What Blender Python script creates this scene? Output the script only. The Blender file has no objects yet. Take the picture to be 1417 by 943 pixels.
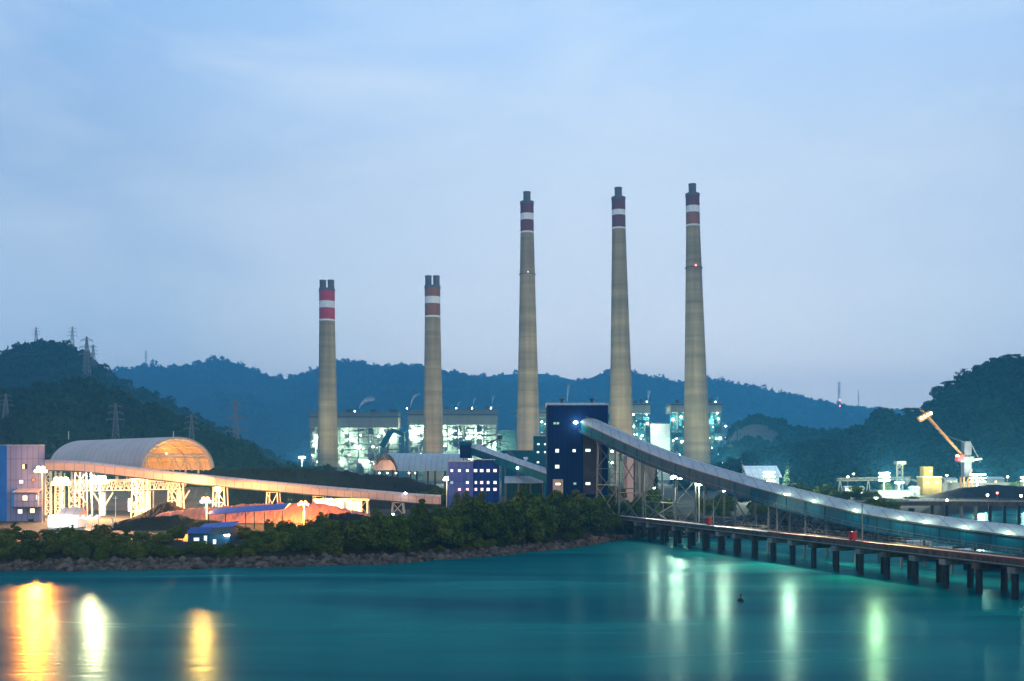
import bpy, math, random
import numpy as np
from mathutils import Vector, Matrix

random.seed(7)
RNG = np.random.default_rng(11)
S = bpy.context.scene
COL = S.collection
PI = math.pi
R = math.radians

# ------------------------------------------------------------------ camera
EYE = 20.0                      # eye height above the water, metres
HOR = 645.0                     # row of the horizon in the 1417 x 943 photograph
LENS = 35.0
F = 1417 * LENS / 36.0
cam_d = bpy.data.cameras.new('camera')
cam = bpy.data.objects.new('camera', cam_d)
COL.objects.link(cam)
cam.location = (0, 0, EYE)
cam.rotation_euler = (PI / 2, 0, 0)
cam_d.lens = LENS
cam_d.sensor_width = 36
cam_d.shift_y = (HOR - 471.5) / 1417
cam_d.clip_start = 0.5
cam_d.clip_end = 20000
S.camera = cam

# ------------------------------------------------------------------ sky, sun, exposure
SUN_EL, SUN_AZ = 24.0, 150.0    # soft dusk light from behind the camera, right
world = bpy.data.worlds.new('World')
S.world = world
world.use_nodes = True
nt = world.node_tree
nt.nodes.clear()
N = nt.nodes.new
out = N('ShaderNodeOutputWorld')
bg = N('ShaderNodeBackground')
tc = N('ShaderNodeTexCoord')
sep = N('ShaderNodeSeparateXYZ')
nt.links.new(tc.outputs['Generated'], sep.inputs[0])
ramp = N('ShaderNodeValToRGB')
cr = ramp.color_ramp
SKY = [(0.0, (1.98, 1.85, 1.80)), (0.07, (1.95, 1.82, 1.74)), (0.125, (1.38, 1.42, 1.46)), (0.19, (1.02, 1.12, 1.26)),
       (0.276, (0.78, 0.93, 1.14)), (0.40, (0.59, 0.84, 1.20)), (0.6, (0.42, 0.68, 1.05)), (1.0, (0.26, 0.46, 0.82))]
while len(cr.elements) < len(SKY):
    cr.elements.new(0.5)
for e, (p, c) in zip(cr.elements, SKY):
    e.position = p
    e.color = (*[q / 2 for q in c], 1)
nt.links.new(sep.outputs['Z'], ramp.inputs[0])
sky = N('ShaderNodeTexSky')
sky.sky_type = 'NISHITA'
sky.sun_disc = False
sky.sun_elevation = R(4)
sky.sun_rotation = R(SUN_AZ)
sky.ozone_density = 3
skm = N('ShaderNodeVectorMath')
skm.operation = 'SCALE'
skm.inputs[3].default_value = 0.12
nt.links.new(sky.outputs[0], skm.inputs[0])
mx = N('ShaderNodeMix')
mx.data_type = 'RGBA'
mx.inputs[0].default_value = 0.06
# the sky is deeper blue to both sides of the view than straight ahead
axo = N('ShaderNodeMath'); axo.operation = 'SUBTRACT'; axo.inputs[1].default_value = 0.13
nt.links.new(sep.outputs['X'], axo.inputs[0])
ax2 = N('ShaderNodeMath'); ax2.operation = 'MULTIPLY'
nt.links.new(axo.outputs[0], ax2.inputs[0]); nt.links.new(axo.outputs[0], ax2.inputs[1])
axr = N('ShaderNodeMapRange'); axr.inputs[1].default_value = 0.0; axr.inputs[2].default_value = 0.30; axr.inputs[3].default_value = 0.0; axr.inputs[4].default_value = 1.0
elr = N('ShaderNodeMapRange'); elr.inputs[1].default_value = 0.10; elr.inputs[2].default_value = 0.34; elr.inputs[3].default_value = 1.5; elr.inputs[4].default_value = 1.0
nt.links.new(sep.outputs['Z'], elr.inputs[0])
axm = N('ShaderNodeMath'); axm.operation = 'MULTIPLY'
nt.links.new(ax2.outputs[0], axm.inputs[0]); nt.links.new(elr.outputs[0], axm.inputs[1])
nt.links.new(axm.outputs[0], axr.inputs[0])
amx = N('ShaderNodeMix'); amx.data_type = 'RGBA'; amx.inputs[6].default_value = (2.03, 2.05, 2.02, 1); amx.inputs[7].default_value = (1.16, 1.42, 1.66, 1)
nt.links.new(axr.outputs[0], amx.inputs[0])
amul = N('ShaderNodeVectorMath'); amul.operation = 'MULTIPLY'
nt.links.new(ramp.outputs[0], amul.inputs[0]); nt.links.new(amx.outputs[2], amul.inputs[1])
nt.links.new(amul.outputs[0], mx.inputs[6])
nt.links.new(skm.outputs[0], mx.inputs[7])
# thin streaks of high cloud
mp = N('ShaderNodeMapping')
mp.inputs['Scale'].default_value = (1.6, 1.0, 5.0)
mp.inputs['Rotation'].default_value = (0, R(14), 0)
nt.links.new(tc.outputs['Generated'], mp.inputs[0])
nz = N('ShaderNodeTexNoise')
nz.inputs['Scale'].default_value = 2.2
nz.inputs['Detail'].default_value = 7
nz.inputs['Roughness'].default_value = 0.55
nz.inputs['Distortion'].default_value = 0.5
nt.links.new(mp.outputs[0], nz.inputs['Vector'])
mr = N('ShaderNodeMapRange')
mr.inputs[1].default_value = 0.40
mr.inputs[2].default_value = 0.72
mr.inputs[3].default_value = 0.0
mr.inputs[4].default_value = 0.45
nt.links.new(nz.outputs[0], mr.inputs[0])
mx2 = N('ShaderNodeMix')
mx2.data_type = 'RGBA'
mx2.inputs[7].default_value = (0.98, 1.08, 1.18, 1)
nt.links.new(mr.outputs[0], mx2.inputs[0])
nt.links.new(mx.outputs[2], mx2.inputs[6])
nt.links.new(mx2.outputs[2], bg.inputs[0])
bg.inputs[1].default_value = 1.0
nt.links.new(bg.outputs[0], out.inputs[0])

sl = bpy.data.lights.new('sun', 'SUN')
sl.energy = 0.5
sl.angle = R(30)
sl.color = (1.0, 0.84, 0.62)
so = bpy.data.objects.new('sun', sl)
COL.objects.link(so)
so.rotation_euler = Vector((-math.sin(R(SUN_AZ)) * math.cos(R(SUN_EL)), -math.cos(R(SUN_AZ)) * math.cos(R(SUN_EL)), -math.sin(R(SUN_EL)))).to_track_quat('-Z', 'Y').to_euler()

S.view_settings.view_transform = 'Standard'
S.view_settings.look = 'None'
S.view_settings.exposure = 0.0
S.view_settings.gamma = 1.0
S.view_settings.use_curve_mapping = False
S.render.engine = 'CYCLES'
cy = S.cycles
cy.use_denoising = True
try:
    cy.denoiser = 'OPENIMAGEDENOISE'
except Exception:
    pass
cy.max_bounces = 4
cy.diffuse_bounces = 2
cy.glossy_bounces = 2
cy.transmission_bounces = 2
cy.volume_bounces = 0
cy.transparent_max_bounces = 6
cy.caustics_reflective = False
cy.caustics_refractive = False
cy.sample_clamp_indirect = 4
cy.sample_clamp_direct = 0
cy.use_light_tree = True
world.cycles.sampling_method = 'AUTOMATIC'

# ------------------------------------------------------------------ small tools
def P(u, y, d):
    """world point that stands d metres away in the direction of a photograph pixel"""
    return Vector(((u - 708.5) / F * d, d, EYE + (HOR - y) / F * d))
def X(u, d): return (u - 708.5) / F * d
def Z(y, d): return EYE + (HOR - y) / F * d
G = 4.0                         # height of the plant's ground above the water

def hash2(ix, iy, s):
    n = (ix * 374761393 + iy * 668265263 + s * 974711) & 0x7fffffff
    n = ((n ^ (n >> 13)) * 1274126177) & 0x7fffffff
    return ((n ^ (n >> 16)) & 0xffff) / 65535.0
def vnoise(x, y, s=0):
    x = np.asarray(x, float); y = np.asarray(y, float)
    ix = np.floor(x).astype(np.int64); iy = np.floor(y).astype(np.int64)
    fx = x - ix; fy = y - iy
    fx = fx * fx * (3 - 2 * fx); fy = fy * fy * (3 - 2 * fy)
    a = hash2(ix, iy, s); b = hash2(ix + 1, iy, s); c = hash2(ix, iy + 1, s); d = hash2(ix + 1, iy + 1, s)
    return (a * (1 - fx) + b * fx) * (1 - fy) + (c * (1 - fx) + d * fx) * fy
def fbm(x, y, s=0, o=4):
    t = 0; a = 0.5
    for k in range(o):
        t = t + a * vnoise(x * 2 ** k, y * 2 ** k, s + k); a *= 0.5
    return t

def fix_normals(me):
    import bmesh
    bm = bmesh.new(); bm.from_mesh(me); bmesh.ops.recalc_face_normals(bm, faces=bm.faces); bm.to_mesh(me); bm.free()
class MB:
    def __init__(self): self.v = []; self.f = []; self.smooth = False; self.fix = False
    def add(self, vs, fs):
        o = len(self.v); self.v += [tuple(p) for p in vs]; self.f += [tuple(i + o for i in q) for q in fs]; return self
    def box(self, c, s, rz=0.0):
        cx, cyy, cz = c; hx, hy, hz = s[0] / 2, s[1] / 2, s[2] / 2
        ca, sa = math.cos(rz), math.sin(rz); vs = []
        for dz in (-hz, hz):
            for dx, dy in ((-hx, -hy), (hx, -hy), (hx, hy), (-hx, hy)):
                vs.append((cx + dx * ca - dy * sa, cyy + dx * sa + dy * ca, cz + dz))
        return self.add(vs, [(3, 2, 1, 0), (4, 5, 6, 7), (0, 1, 5, 4), (1, 2, 6, 5), (2, 3, 7, 6), (3, 0, 4, 7)])
    def bb(self, x0, x1, y0, y1, z0, z1):
        return self.box(((x0 + x1) / 2, (y0 + y1) / 2, (z0 + z1) / 2), (abs(x1 - x0), abs(y1 - y0), abs(z1 - z0)))
    def beam(self, a, b, w, h=None):
        h = h or w; a = Vector(a); b = Vector(b); d = (b - a)
        if d.length < 1e-6: return self
        d.normalize(); up = Vector((0, 0, 1)) if abs(d.z) < 0.95 else Vector((0, 1, 0))
        s = d.cross(up).normalized(); u = s.cross(d).normalized()
        vs = []
        for p in (a, b):
            for i, j in ((-1, -1), (1, -1), (1, 1), (-1, 1)):
                vs.append(p + s * (i * w / 2) + u * (j * h / 2))
        return self.add(vs, [(3, 2, 1, 0), (4, 5, 6, 7), (0, 1, 5, 4), (1, 2, 6, 5), (2, 3, 7, 6), (3, 0, 4, 7)])
    def tube(self, a, b, r0, r1=None, n=10):
        r1 = r0 if r1 is None else r1; a = Vector(a); b = Vector(b); d = (b - a).normalized()
        up = Vector((0, 0, 1)) if abs(d.z) < 0.95 else Vector((0, 1, 0))
        s = d.cross(up).normalized(); u = s.cross(d).normalized(); vs = []
        for p, r in ((a, r0), (b, r1)):
            for k in range(n):
                t = 2 * PI * k / n; vs.append(p + s * (math.cos(t) * r) + u * (math.sin(t) * r))
        fs = [(k, (k + 1) % n, n + (k + 1) % n, n + k) for k in range(n)]
        fs += [tuple(range(n - 1, -1, -1)), tuple(range(n, 2 * n))]
        return self.add(vs, fs)
    def path(self, pts, rs, n=8):
        """one tube swept along a bent path"""
        pts = [Vector(p) for p in pts]
        if not hasattr(rs, '__len__'): rs = [rs] * len(pts)
        vs = []
        for i, p in enumerate(pts):
            d = (pts[min(i + 1, len(pts) - 1)] - pts[max(i - 1, 0)]).normalized()
            up = Vector((0, 1, 0)) if abs(d.y) < 0.9 else Vector((1, 0, 0))
            s = d.cross(up).normalized(); u = s.cross(d).normalized()
            for k in range(n):
                t = 2 * PI * k / n; vs.append(p + s * (math.cos(t) * rs[i]) + u * (math.sin(t) * rs[i]))
        fs = []
        for i in range(len(pts) - 1):
            for k in range(n):
                fs.append((i * n + k, i * n + (k + 1) % n, (i + 1) * n + (k + 1) % n, (i + 1) * n + k))
        fs += [tuple(range(n - 1, -1, -1)), tuple(range((len(pts) - 1) * n, len(pts) * n))]
        return self.add(vs, fs)
    def lathe(self, prof, n=24, c=(0, 0, 0), lean=0.0):
        vs = []
        for r, z in prof:
            for k in range(n):
                t = 2 * PI * k / n; vs.append((c[0] + lean * z + math.cos(t) * r, c[1] + math.sin(t) * r, c[2] + z))
        fs = []
        for i in range(len(prof) - 1):
            for k in range(n):
                fs.append((i * n + k, i * n + (k + 1) % n, (i + 1) * n + (k + 1) % n, (i + 1) * n + k))
        fs += [tuple(range(n - 1, -1, -1)), tuple(range((len(prof) - 1) * n, len(prof) * n))]
        return self.add(vs, fs)
    def extrude(self, poly, a, b):
        """poly = list of (world offset vectors) swept from a to b, closed prism"""
        n = len(poly); a = Vector(a); b = Vector(b)
        vs = [a + Vector(p) for p in poly] + [b + Vector(p) for p in poly]
        fs = [(k, (k + 1) % n, n + (k + 1) % n, n + k) for k in range(n)] + [tuple(range(n - 1, -1, -1)), tuple(range(n, 2 * n))]
        return self.add(vs, fs)
    def sheet(self, a, b, t):
        """thick shell between two rows of points; t = offset vectors"""
        n = len(a)
        vs = [Vector(p) for p in a] + [Vector(p) for p in b] + [Vector(p) + Vector(q) for p, q in zip(a, t)] + [Vector(p) + Vector(q) for p, q in zip(b, t)]
        fs = []
        for k in range(n - 1):
            fs.append((k, k + 1, n + k + 1, n + k)); fs.append((2 * n + k + 1, 2 * n + k, 3 * n + k, 3 * n + k + 1))
            fs.append((k + 1, k, 2 * n + k, 2 * n + k + 1)); fs.append((n + k, n + k + 1, 3 * n + k + 1, 3 * n + k))
        fs.append((0, n, 3 * n, 2 * n)); fs.append((n - 1, 3 * n - 1, 4 * n - 1, 2 * n - 1))
        return self.add(vs, fs)
    def build(self, name, m, parent=None, label=None):
        me = bpy.data.meshes.new(name)
        o = bpy.data.objects.new(name, me)
        off = Vector((0, 0, 0))
        p = parent
        while p is not None: off = off + p.location; p = p.parent
        vs = [(a - off.x, b - off.y, c - off.z) for a, b, c in self.v] if parent is not None else self.v
        me.from_pydata(vs, [], self.f)
        if self.fix: fix_normals(me)
        me.materials.append(m)
        if self.smooth:
            me.polygons.foreach_set('use_smooth', [True] * len(me.polygons))
        me.update()
        COL.objects.link(o)
        if parent is not None: o.parent = parent
        if label: o['label'] = label
        return o

def join_into(a, b):
    """add the mesh of b (same parent) to a and drop b"""
    import bmesh
    bm = bmesh.new(); bm.from_mesh(a.data); bm.from_mesh(b.data); bm.to_mesh(a.data); bm.free()
    me = b.data; bpy.data.objects.remove(b); bpy.data.meshes.remove(me)
def np_mesh(name, V, Fq, m, parent=None, smooth=False):
    me = bpy.data.meshes.new(name)
    V = np.asarray(V, np.float32); Fq = np.asarray(Fq, np.int32); k = Fq.shape[1]
    me.vertices.add(len(V)); me.vertices.foreach_set('co', V.ravel())
    me.loops.add(Fq.size); me.loops.foreach_set('vertex_index', Fq.ravel())
    me.polygons.add(len(Fq)); me.polygons.foreach_set('loop_start', np.arange(0, Fq.size, k, dtype=np.int32))
    me.polygons.foreach_set('loop_total', np.full(len(Fq), k, np.int32))
    if smooth: me.polygons.foreach_set('use_smooth', np.ones(len(Fq), bool))
    me.update(calc_edges=True)
    me.materials.append(m)
    o = bpy.data.objects.new(name, me); COL.objects.link(o)
    if parent is not None: o.parent = parent
    return o

def thing(name, label, cat, loc=(0, 0, 0), group=None):
    o = bpy.data.objects.new(name, None); COL.objects.link(o)
    o.empty_display_size = 1.0
    o.location = loc; o['label'] = label; o['category'] = cat
    if group: o['group'] = group
    return o
def tag(o, label, cat, group=None, kind=None):
    o['label'] = label; o['category'] = cat
    if group: o['group'] = group
    if kind: o['kind'] = kind
    return o
def struct(o): o['kind'] = 'structure'; return o
def dup(root, loc, rz=0.0, sc=(1, 1, 1), label=None, group=None):
    r = root.copy(); COL.objects.link(r); r.location = loc; r.rotation_euler = (0, 0, rz); r.scale = sc
    if label: r['label'] = label
    if group: r['group'] = group
    for ch in list(root.children):
        c = ch.copy(); COL.objects.link(c); c.parent = r
        for g in list(ch.children):
            q = g.copy(); COL.objects.link(q); q.parent = c
    return r
def lamp(loc, power, color, parent=None, radius=0.4, name='bulb_light'):
    l = bpy.data.lights.new(name, 'POINT'); l.energy = power; l.color = color; l.shadow_soft_size = radius
    o = bpy.data.objects.new(name, l); COL.objects.link(o)
    off = Vector((0, 0, 0)); p = parent
    while p is not None: off = off + p.location; p = p.parent
    o.location = Vector(loc) - off
    if parent is not None: o.parent = parent
    return o

def flood(loc, target, power, color, parent, cone=120, radius=1.0):
    l = bpy.data.lights.new('aimed_floodlight', 'SPOT'); l.energy = power; l.color = color; l.shadow_soft_size = radius
    l.spot_size = R(cone); l.spot_blend = .6
    o = bpy.data.objects.new('aimed_floodlight', l); COL.objects.link(o)
    loc = Vector(loc); q = (Vector(target) - loc).to_track_quat('-Z', 'Y').to_euler()
    off = Vector((0, 0, 0)); p_ = parent
    while p_ is not None: off = off + p_.location; p_ = p_.parent
    o.location = loc - off; o.rotation_euler = q
    if parent is not None: o.parent = parent
    return o

# ------------------------------------------------------------------ materials
def new_mat(name):
    m = bpy.data.materials.new(name); m.use_nodes = True
    t = m.node_tree; b = t.nodes['Principled BSDF']
    return m, t, b
def mat(name, c, rough=0.7, var=0.25, scale=0.3, metal=0.0, stretch=(1, 1, 1), bump=0.0, island=0.0, spec=0.3, ribs=0.0, seam=0.0):
    m, t, b = new_mat(name)
    b.inputs['Roughness'].default_value = rough; b.inputs['Metallic'].default_value = metal
    b.inputs['Specular IOR Level'].default_value = spec
    tcn = t.nodes.new('ShaderNodeTexCoord'); mpn = t.nodes.new('ShaderNodeMapping')
    mpn.inputs['Scale'].default_value = stretch
    t.links.new(tcn.outputs['Object'], mpn.inputs[0])
    n = t.nodes.new('ShaderNodeTexNoise'); n.inputs['Scale'].default_value = scale; n.inputs['Detail'].default_value = 6
    n.inputs['Roughness'].default_value = 0.62
    t.links.new(mpn.outputs[0], n.inputs['Vector'])
    r = t.nodes.new('ShaderNodeMapRange')
    r.inputs[1].default_value = 0.3; r.inputs[2].default_value = 0.7
    r.inputs[3].default_value = 1 - var; r.inputs[4].default_value = 1 + var
    t.links.new(n.outputs[0], r.inputs[0])
    fac = r.outputs[0]
    if island:
        g = t.nodes.new('ShaderNodeNewGeometry'); ma = t.nodes.new('ShaderNodeMapRange')
        ma.inputs[3].default_value = 1 - island; ma.inputs[4].default_value = 1 + island
        t.links.new(g.outputs['Random Per Island'], ma.inputs[0])
        mu = t.nodes.new('ShaderNodeMath'); mu.operation = 'MULTIPLY'
        t.links.new(fac, mu.inputs[0]); t.links.new(ma.outputs[0], mu.inputs[1]); fac = mu.outputs[0]
    if ribs:                                            # sheet joints: thin darker lines, upright every `ribs` metres, level every `seam`
        se = t.nodes.new('ShaderNodeSeparateXYZ'); t.links.new(tcn.outputs['Object'], se.inputs[0])
        for ax_, step_, lw in ((0, ribs, .16), (2, seam or ribs * 4, .14)):
            m1 = t.nodes.new('ShaderNodeMath'); m1.operation = 'PINGPONG'; m1.inputs[1].default_value = step_ / 2; t.links.new(se.outputs[ax_], m1.inputs[0])
            m2 = t.nodes.new('ShaderNodeMapRange'); m2.inputs[1].default_value = lw * .3; m2.inputs[2].default_value = lw; m2.inputs[3].default_value = .62; m2.inputs[4].default_value = 1.0
            t.links.new(m1.outputs[0], m2.inputs[0])
            m3 = t.nodes.new('ShaderNodeMath'); m3.operation = 'MULTIPLY'; t.links.new(fac, m3.inputs[0]); t.links.new(m2.outputs[0], m3.inputs[1]); fac = m3.outputs[0]
    v = t.nodes.new('ShaderNodeVectorMath'); v.operation = 'SCALE'; v.inputs[0].default_value = c
    t.links.new(fac, v.inputs[3]); t.links.new(v.outputs[0], b.inputs['Base Color'])
    if bump:
        bp = t.nodes.new('ShaderNodeBump'); bp.inputs['Strength'].default_value = bump; bp.inputs['Distance'].default_value = 0.3
        t.links.new(n.outputs[0], bp.inputs['Height']); t.links.new(bp.outputs[0], b.inputs['Normal'])
    return m
def emit(name, c, s, sample=False):
    m, t, b = new_mat(name)
    b.inputs['Base Color'].default_value = (*[min(1, q) * 0.8 for q in c], 1)
    b.inputs['Emission Color'].default_value = (*c, 1); b.inputs['Emission Strength'].default_value = s
    m.cycles.emission_sampling = 'AUTO' if sample else 'NONE'
    return m
def foliage(name, c1, c2, rough=0.8, ns=.6):
    m, t, b = new_mat(name)
    b.inputs['Roughness'].default_value = rough; b.inputs['Specular IOR Level'].default_value = 0.15
    g = t.nodes.new('ShaderNodeNewGeometry'); oi = t.nodes.new('ShaderNodeObjectInfo')
    tcn = t.nodes.new('ShaderNodeTexCoord'); n = t.nodes.new('ShaderNodeTexNoise')
    n.inputs['Scale'].default_value = ns; n.inputs['Detail'].default_value = 5
    t.links.new(tcn.outputs['Object'], n.inputs['Vector'])
    a = t.nodes.new('ShaderNodeMath'); a.operation = 'MULTIPLY_ADD'; a.inputs[1].default_value = 0.45
    t.links.new(g.outputs['Random Per Island'], a.inputs[0]); t.links.new(n.outputs[0], a.inputs[2])
    a2 = t.nodes.new('ShaderNodeMath'); a2.operation = 'MULTIPLY_ADD'; a2.inputs[1].default_value = 0.35
    t.links.new(oi.outputs['Random'], a2.inputs[0]); t.links.new(a.outputs[0], a2.inputs[2])
    r = t.nodes.new('ShaderNodeMapRange'); r.inputs[1].default_value = 0.45; r.inputs[2].default_value = 1.15
    t.links.new(a2.outputs[0], r.inputs[0])
    mxn = t.nodes.new('ShaderNodeMix'); mxn.data_type = 'RGBA'
    mxn.inputs[6].default_value = (*c1, 1); mxn.inputs[7].default_value = (*c2, 1)
    t.links.new(r.outputs[0], mxn.inputs[0]); t.links.new(mxn.outputs[2], b.inputs['Base Color'])
    return m

def chimney_mat():
    m, t, b = new_mat('chimney_concrete')
    b.inputs['Roughness'].default_value = 0.9; b.inputs['Specular IOR Level'].default_value = 0.1
    tcn = t.nodes.new('ShaderNodeTexCoord'); oi = t.nodes.new('ShaderNodeObjectInfo')
    L = t.links.new
    def noise(scale, stretch, det=5):
        mpn = t.nodes.new('ShaderNodeMapping'); mpn.inputs['Scale'].default_value = stretch
        ad = t.nodes.new('ShaderNodeVectorMath'); ad.operation = 'ADD'
        sc_ = t.nodes.new('ShaderNodeMath'); sc_.operation = 'MULTIPLY'; sc_.inputs[1].default_value = 300
        L(oi.outputs['Random'], sc_.inputs[0]); L(tcn.outputs['Object'], ad.inputs[0]); L(sc_.outputs[0], ad.inputs[1])
        L(ad.outputs[0], mpn.inputs[0])
        n = t.nodes.new('ShaderNodeTexNoise'); n.inputs['Scale'].default_value = scale; n.inputs['Detail'].default_value = det
        L(mpn.outputs[0], n.inputs['Vector']); return n.outputs[0]
    rings = noise(0.16, (0.02, 0.02, 1.0), 6)        # casting lifts
    streaks = noise(0.22, (1, 1, 0.03), 5)           # rain streaks
    patch = noise(0.03, (1, 1, 1), 4)
    def rng(x, lo, hi, a=0.3, c=0.7):
        r = t.nodes.new('ShaderNodeMapRange'); r.inputs[1].default_value = a; r.inputs[2].default_value = c
        r.inputs[3].default_value = lo; r.inputs[4].default_value = hi; L(x, r.inputs[0]); return r.outputs[0]
    def mul(a, c):
        q = t.nodes.new('ShaderNodeMath'); q.operation = 'MULTIPLY'; L(a, q.inputs[0]); L(c, q.inputs[1]); return q.outputs[0]
    f = mul(mul(rng(rings, 0.72, 1.22), rng(streaks, 0.72, 1.16)), rng(patch, 0.82, 1.15))
    # thin joint every few lifts
    se = t.nodes.new('ShaderNodeSeparateXYZ'); L(tcn.outputs['Object'], se.inputs[0])
    md = t.nodes.new('ShaderNodeMath'); md.operation = 'MODULO'; md.inputs[1].default_value = 7.5; L(se.outputs[2], md.inputs[0])
    lt = t.nodes.new('ShaderNodeMath'); lt.operation = 'LESS_THAN'; lt.inputs[1].default_value = 0.55; L(md.outputs[0], lt.inputs[0])
    jr = t.nodes.new('ShaderNodeMapRange'); jr.inputs[3].default_value = 1.0; jr.inputs[4].default_value = 0.86; L(lt.outputs[0], jr.inputs[0])
    f = mul(f, jr.outputs[0])
    v = t.nodes.new('ShaderNodeVectorMath'); v.operation = 'SCALE'; v.inputs[0].default_value = (0.345, 0.25, 0.13)
    L(f, v.inputs[3]); L(v.outputs[0], b.inputs['Base Color'])
    return m

M = {}
M['chimney'] = chimney_mat()
M['red'] = mat('faded_red_paint', (0.15, 0.028, 0.024), 0.8, 0.25, 0.15, stretch=(1, 1, .25))
M['crimson'] = mat('crimson_paint', (0.42, 0.025, 0.045), 0.7, 0.15, 0.15)
M['rust'] = mat('rusty_orange_paint', (0.25, 0.085, 0.035), 0.8, 0.25, 0.15, stretch=(1, 1, .25))
M['white'] = mat('white_paint', (0.72, 0.70, 0.66), 0.7, 0.12, 0.2, stretch=(1, 1, .3))
M['flue'] = mat('flue_steel', (0.11, 0.09, 0.085), 0.6, 0.35, 0.2)
M['dark'] = mat('dark_steel', (0.05, 0.055, 0.06), 0.6, 0.3, 0.4)
M['steel'] = mat('grey_steel', (0.14, 0.15, 0.15), 0.5, 0.2, 0.4)
M['greensteel'] = mat('green_steel', (0.05, 0.13, 0.11), 0.6, 0.3, 0.3)
M['palesteel'] = mat('pale_painted_steel', (0.60, 0.56, 0.45), 0.6, 0.2, 0.6)
M['boilerclad'] = mat('boiler_cladding', (0.26, 0.245, 0.185), 0.7, 0.16, 0.08, stretch=(1, 1, .2), ribs=6, seam=5)
M['boilerdark'] = mat('boiler_fascia', (0.16, 0.145, 0.12), 0.7, 0.16, 0.1, stretch=(1, 1, .3))
M['boilerwall'] = mat('boiler_inner_wall', (0.3, 0.36, 0.29), 0.7, 0.35, 0.25)
M['equipment'] = mat('boiler_equipment', (0.3, 0.32, 0.28), 0.5, 0.4, 0.3)
M['tealpaint'] = mat('teal_cladding', (0.01, 0.085, 0.115), 0.6, 0.15, 0.1, stretch=(1, 1, .2), spec=.08, ribs=1.6, seam=6)
M['navy'] = mat('navy_cladding', (0.002, 0.018, 0.085), 0.7, 0.2, 0.25, stretch=(1, 1, .06), spec=.08, ribs=1.5, seam=7)
M['navyside'] = mat('navy_gallery_cladding', (0.001, 0.075, 0.125), 0.5, 0.22, 0.3, stretch=(1, 1, .2), spec=.08, ribs=3, seam=100)
M['brownpanel'] = mat('dark_brown_cladding', (0.05, 0.045, 0.06), 0.7, 0.4, 0.3)
M['bluewall'] = mat('blue_office_wall', (0.010, 0.045, 0.25), 0.6, 0.15, 0.3, spec=.08, ribs=2.4, seam=3.6)
M['lavwall'] = mat('pale_blue_wall', (0.07, 0.12, 0.42), 0.6, 0.12, 0.3, stretch=(1, 1, .15), ribs=2.4, seam=3.6)
M['lavender'] = mat('lavender_cladding', (0.26, 0.265, 0.44), 0.6, 0.14, 0.25, stretch=(1, 1, .08), ribs=1.6, seam=6)
M['brightblue'] = mat('bright_blue_cladding', (0.025, 0.20, 0.56), 0.55, 0.15, 0.3)
M['greyroof'] = mat('grey_sheet_roof', (0.33, 0.385, 0.41), 0.45, 0.14, 0.12, stretch=(1, 1, 1), ribs=2.2, seam=200)
M['shedroof'] = mat('shed_sheet_roof', (0.55, 0.41, 0.38), 0.5, 0.12, 0.08, ribs=3.0, seam=200)
M['pinkwall'] = mat('pale_pink_wall', (0.58, 0.41, 0.35), 0.8, 0.1, 0.2, ribs=2.5, seam=100)
M['concrete'] = mat('stained_concrete', (0.22, 0.21, 0.19), 0.9, 0.35, 0.35, stretch=(1, 1, .35), bump=.3)
M['deck'] = mat('jetty_deck_concrete', (0.26, 0.25, 0.22), 0.9, 0.25, 0.3, bump=.2)
M['deckedge'] = mat('rust_streaked_deck_edge', (0.1, 0.07, 0.05), 0.9, 0.6, 0.9, stretch=(1, 1, .12), bump=.3)
M['pile'] = mat('wet_dark_pile', (0.018, 0.022, 0.026), 0.6, 0.4, 0.5, bump=.3)
M['railred'] = mat('red_rail_paint', (0.30, 0.03, 0.03), 0.6, 0.3, 0.8)
M['redbox'] = mat('fire_cabinet_red', (0.62, 0.015, 0.02), 0.45, 0.12, 0.8)
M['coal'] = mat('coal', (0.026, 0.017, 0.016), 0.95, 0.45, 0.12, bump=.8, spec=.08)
M['coallit'] = mat('lamplit_coal', (0.20, 0.125, 0.085), 0.95, 0.4, 0.15, bump=.8)  # coal colour with the yard's warm lamplight mixed in
M['redlit'] = mat('lamplit_red_ground', (0.42, 0.16, 0.12), 0.95, 0.3, 0.12, bump=.8)  # red-brown ground colour, lightened to carry the lamp glow
M['land'] = mat('packed_ground', (0.022, 0.018, 0.012), 0.95, 0.45, 0.05, bump=.4)
M['rock'] = mat('bank_rock', (0.085, 0.062, 0.048), 0.92, 0.3, 0.9, island=0.7, bump=.4)
M['darkrock'] = mat('dark_rock', (0.025, 0.026, 0.03), 0.92, 0.3, 0.9, island=0.7, bump=.4)
M['bark'] = mat('bark', (0.07, 0.055, 0.04), 0.9, 0.3, 1.5)
M['leaf'] = foliage('dark_leaves', (0.010, 0.022, 0.001), (0.080, 0.120, 0.006))
M['leafmid'] = foliage('olive_leaves', (0.020, 0.034, 0.002), (0.130, 0.160, 0.012))
M['leaflit'] = foliage('lamplit_leaves', (0.05, 0.10, 0.02), (0.14, 0.22, 0.05))  # leaf green brightened to carry the lamplight on these bushes
M['conifer'] = foliage('conifer_needles', (0.004, 0.010, 0.006), (0.012, 0.024, 0.012))
M['forest'] = foliage('forest_canopy', (0.0005, 0.002, 0.001), (0.020, 0.050, 0.018), ns=.025)
M['forestfar'] = foliage('far_forest_canopy', (0.020, 0.032, 0.022), (0.060, 0.080, 0.050), ns=.008)  # tones raised to put haze brightness into the far forest
M['hill'] = mat('hillside', (0.014, 0.022, 0.012), 0.95, 0.5, 0.012)
M['bare'] = mat('bare_hill_soil', (0.11, 0.085, 0.07), 0.95, 0.4, 0.03)
M['pylon'] = mat('galvanised_lattice', (0.16, 0.155, 0.16), 0.6, 0.2, 0.3)
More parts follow.
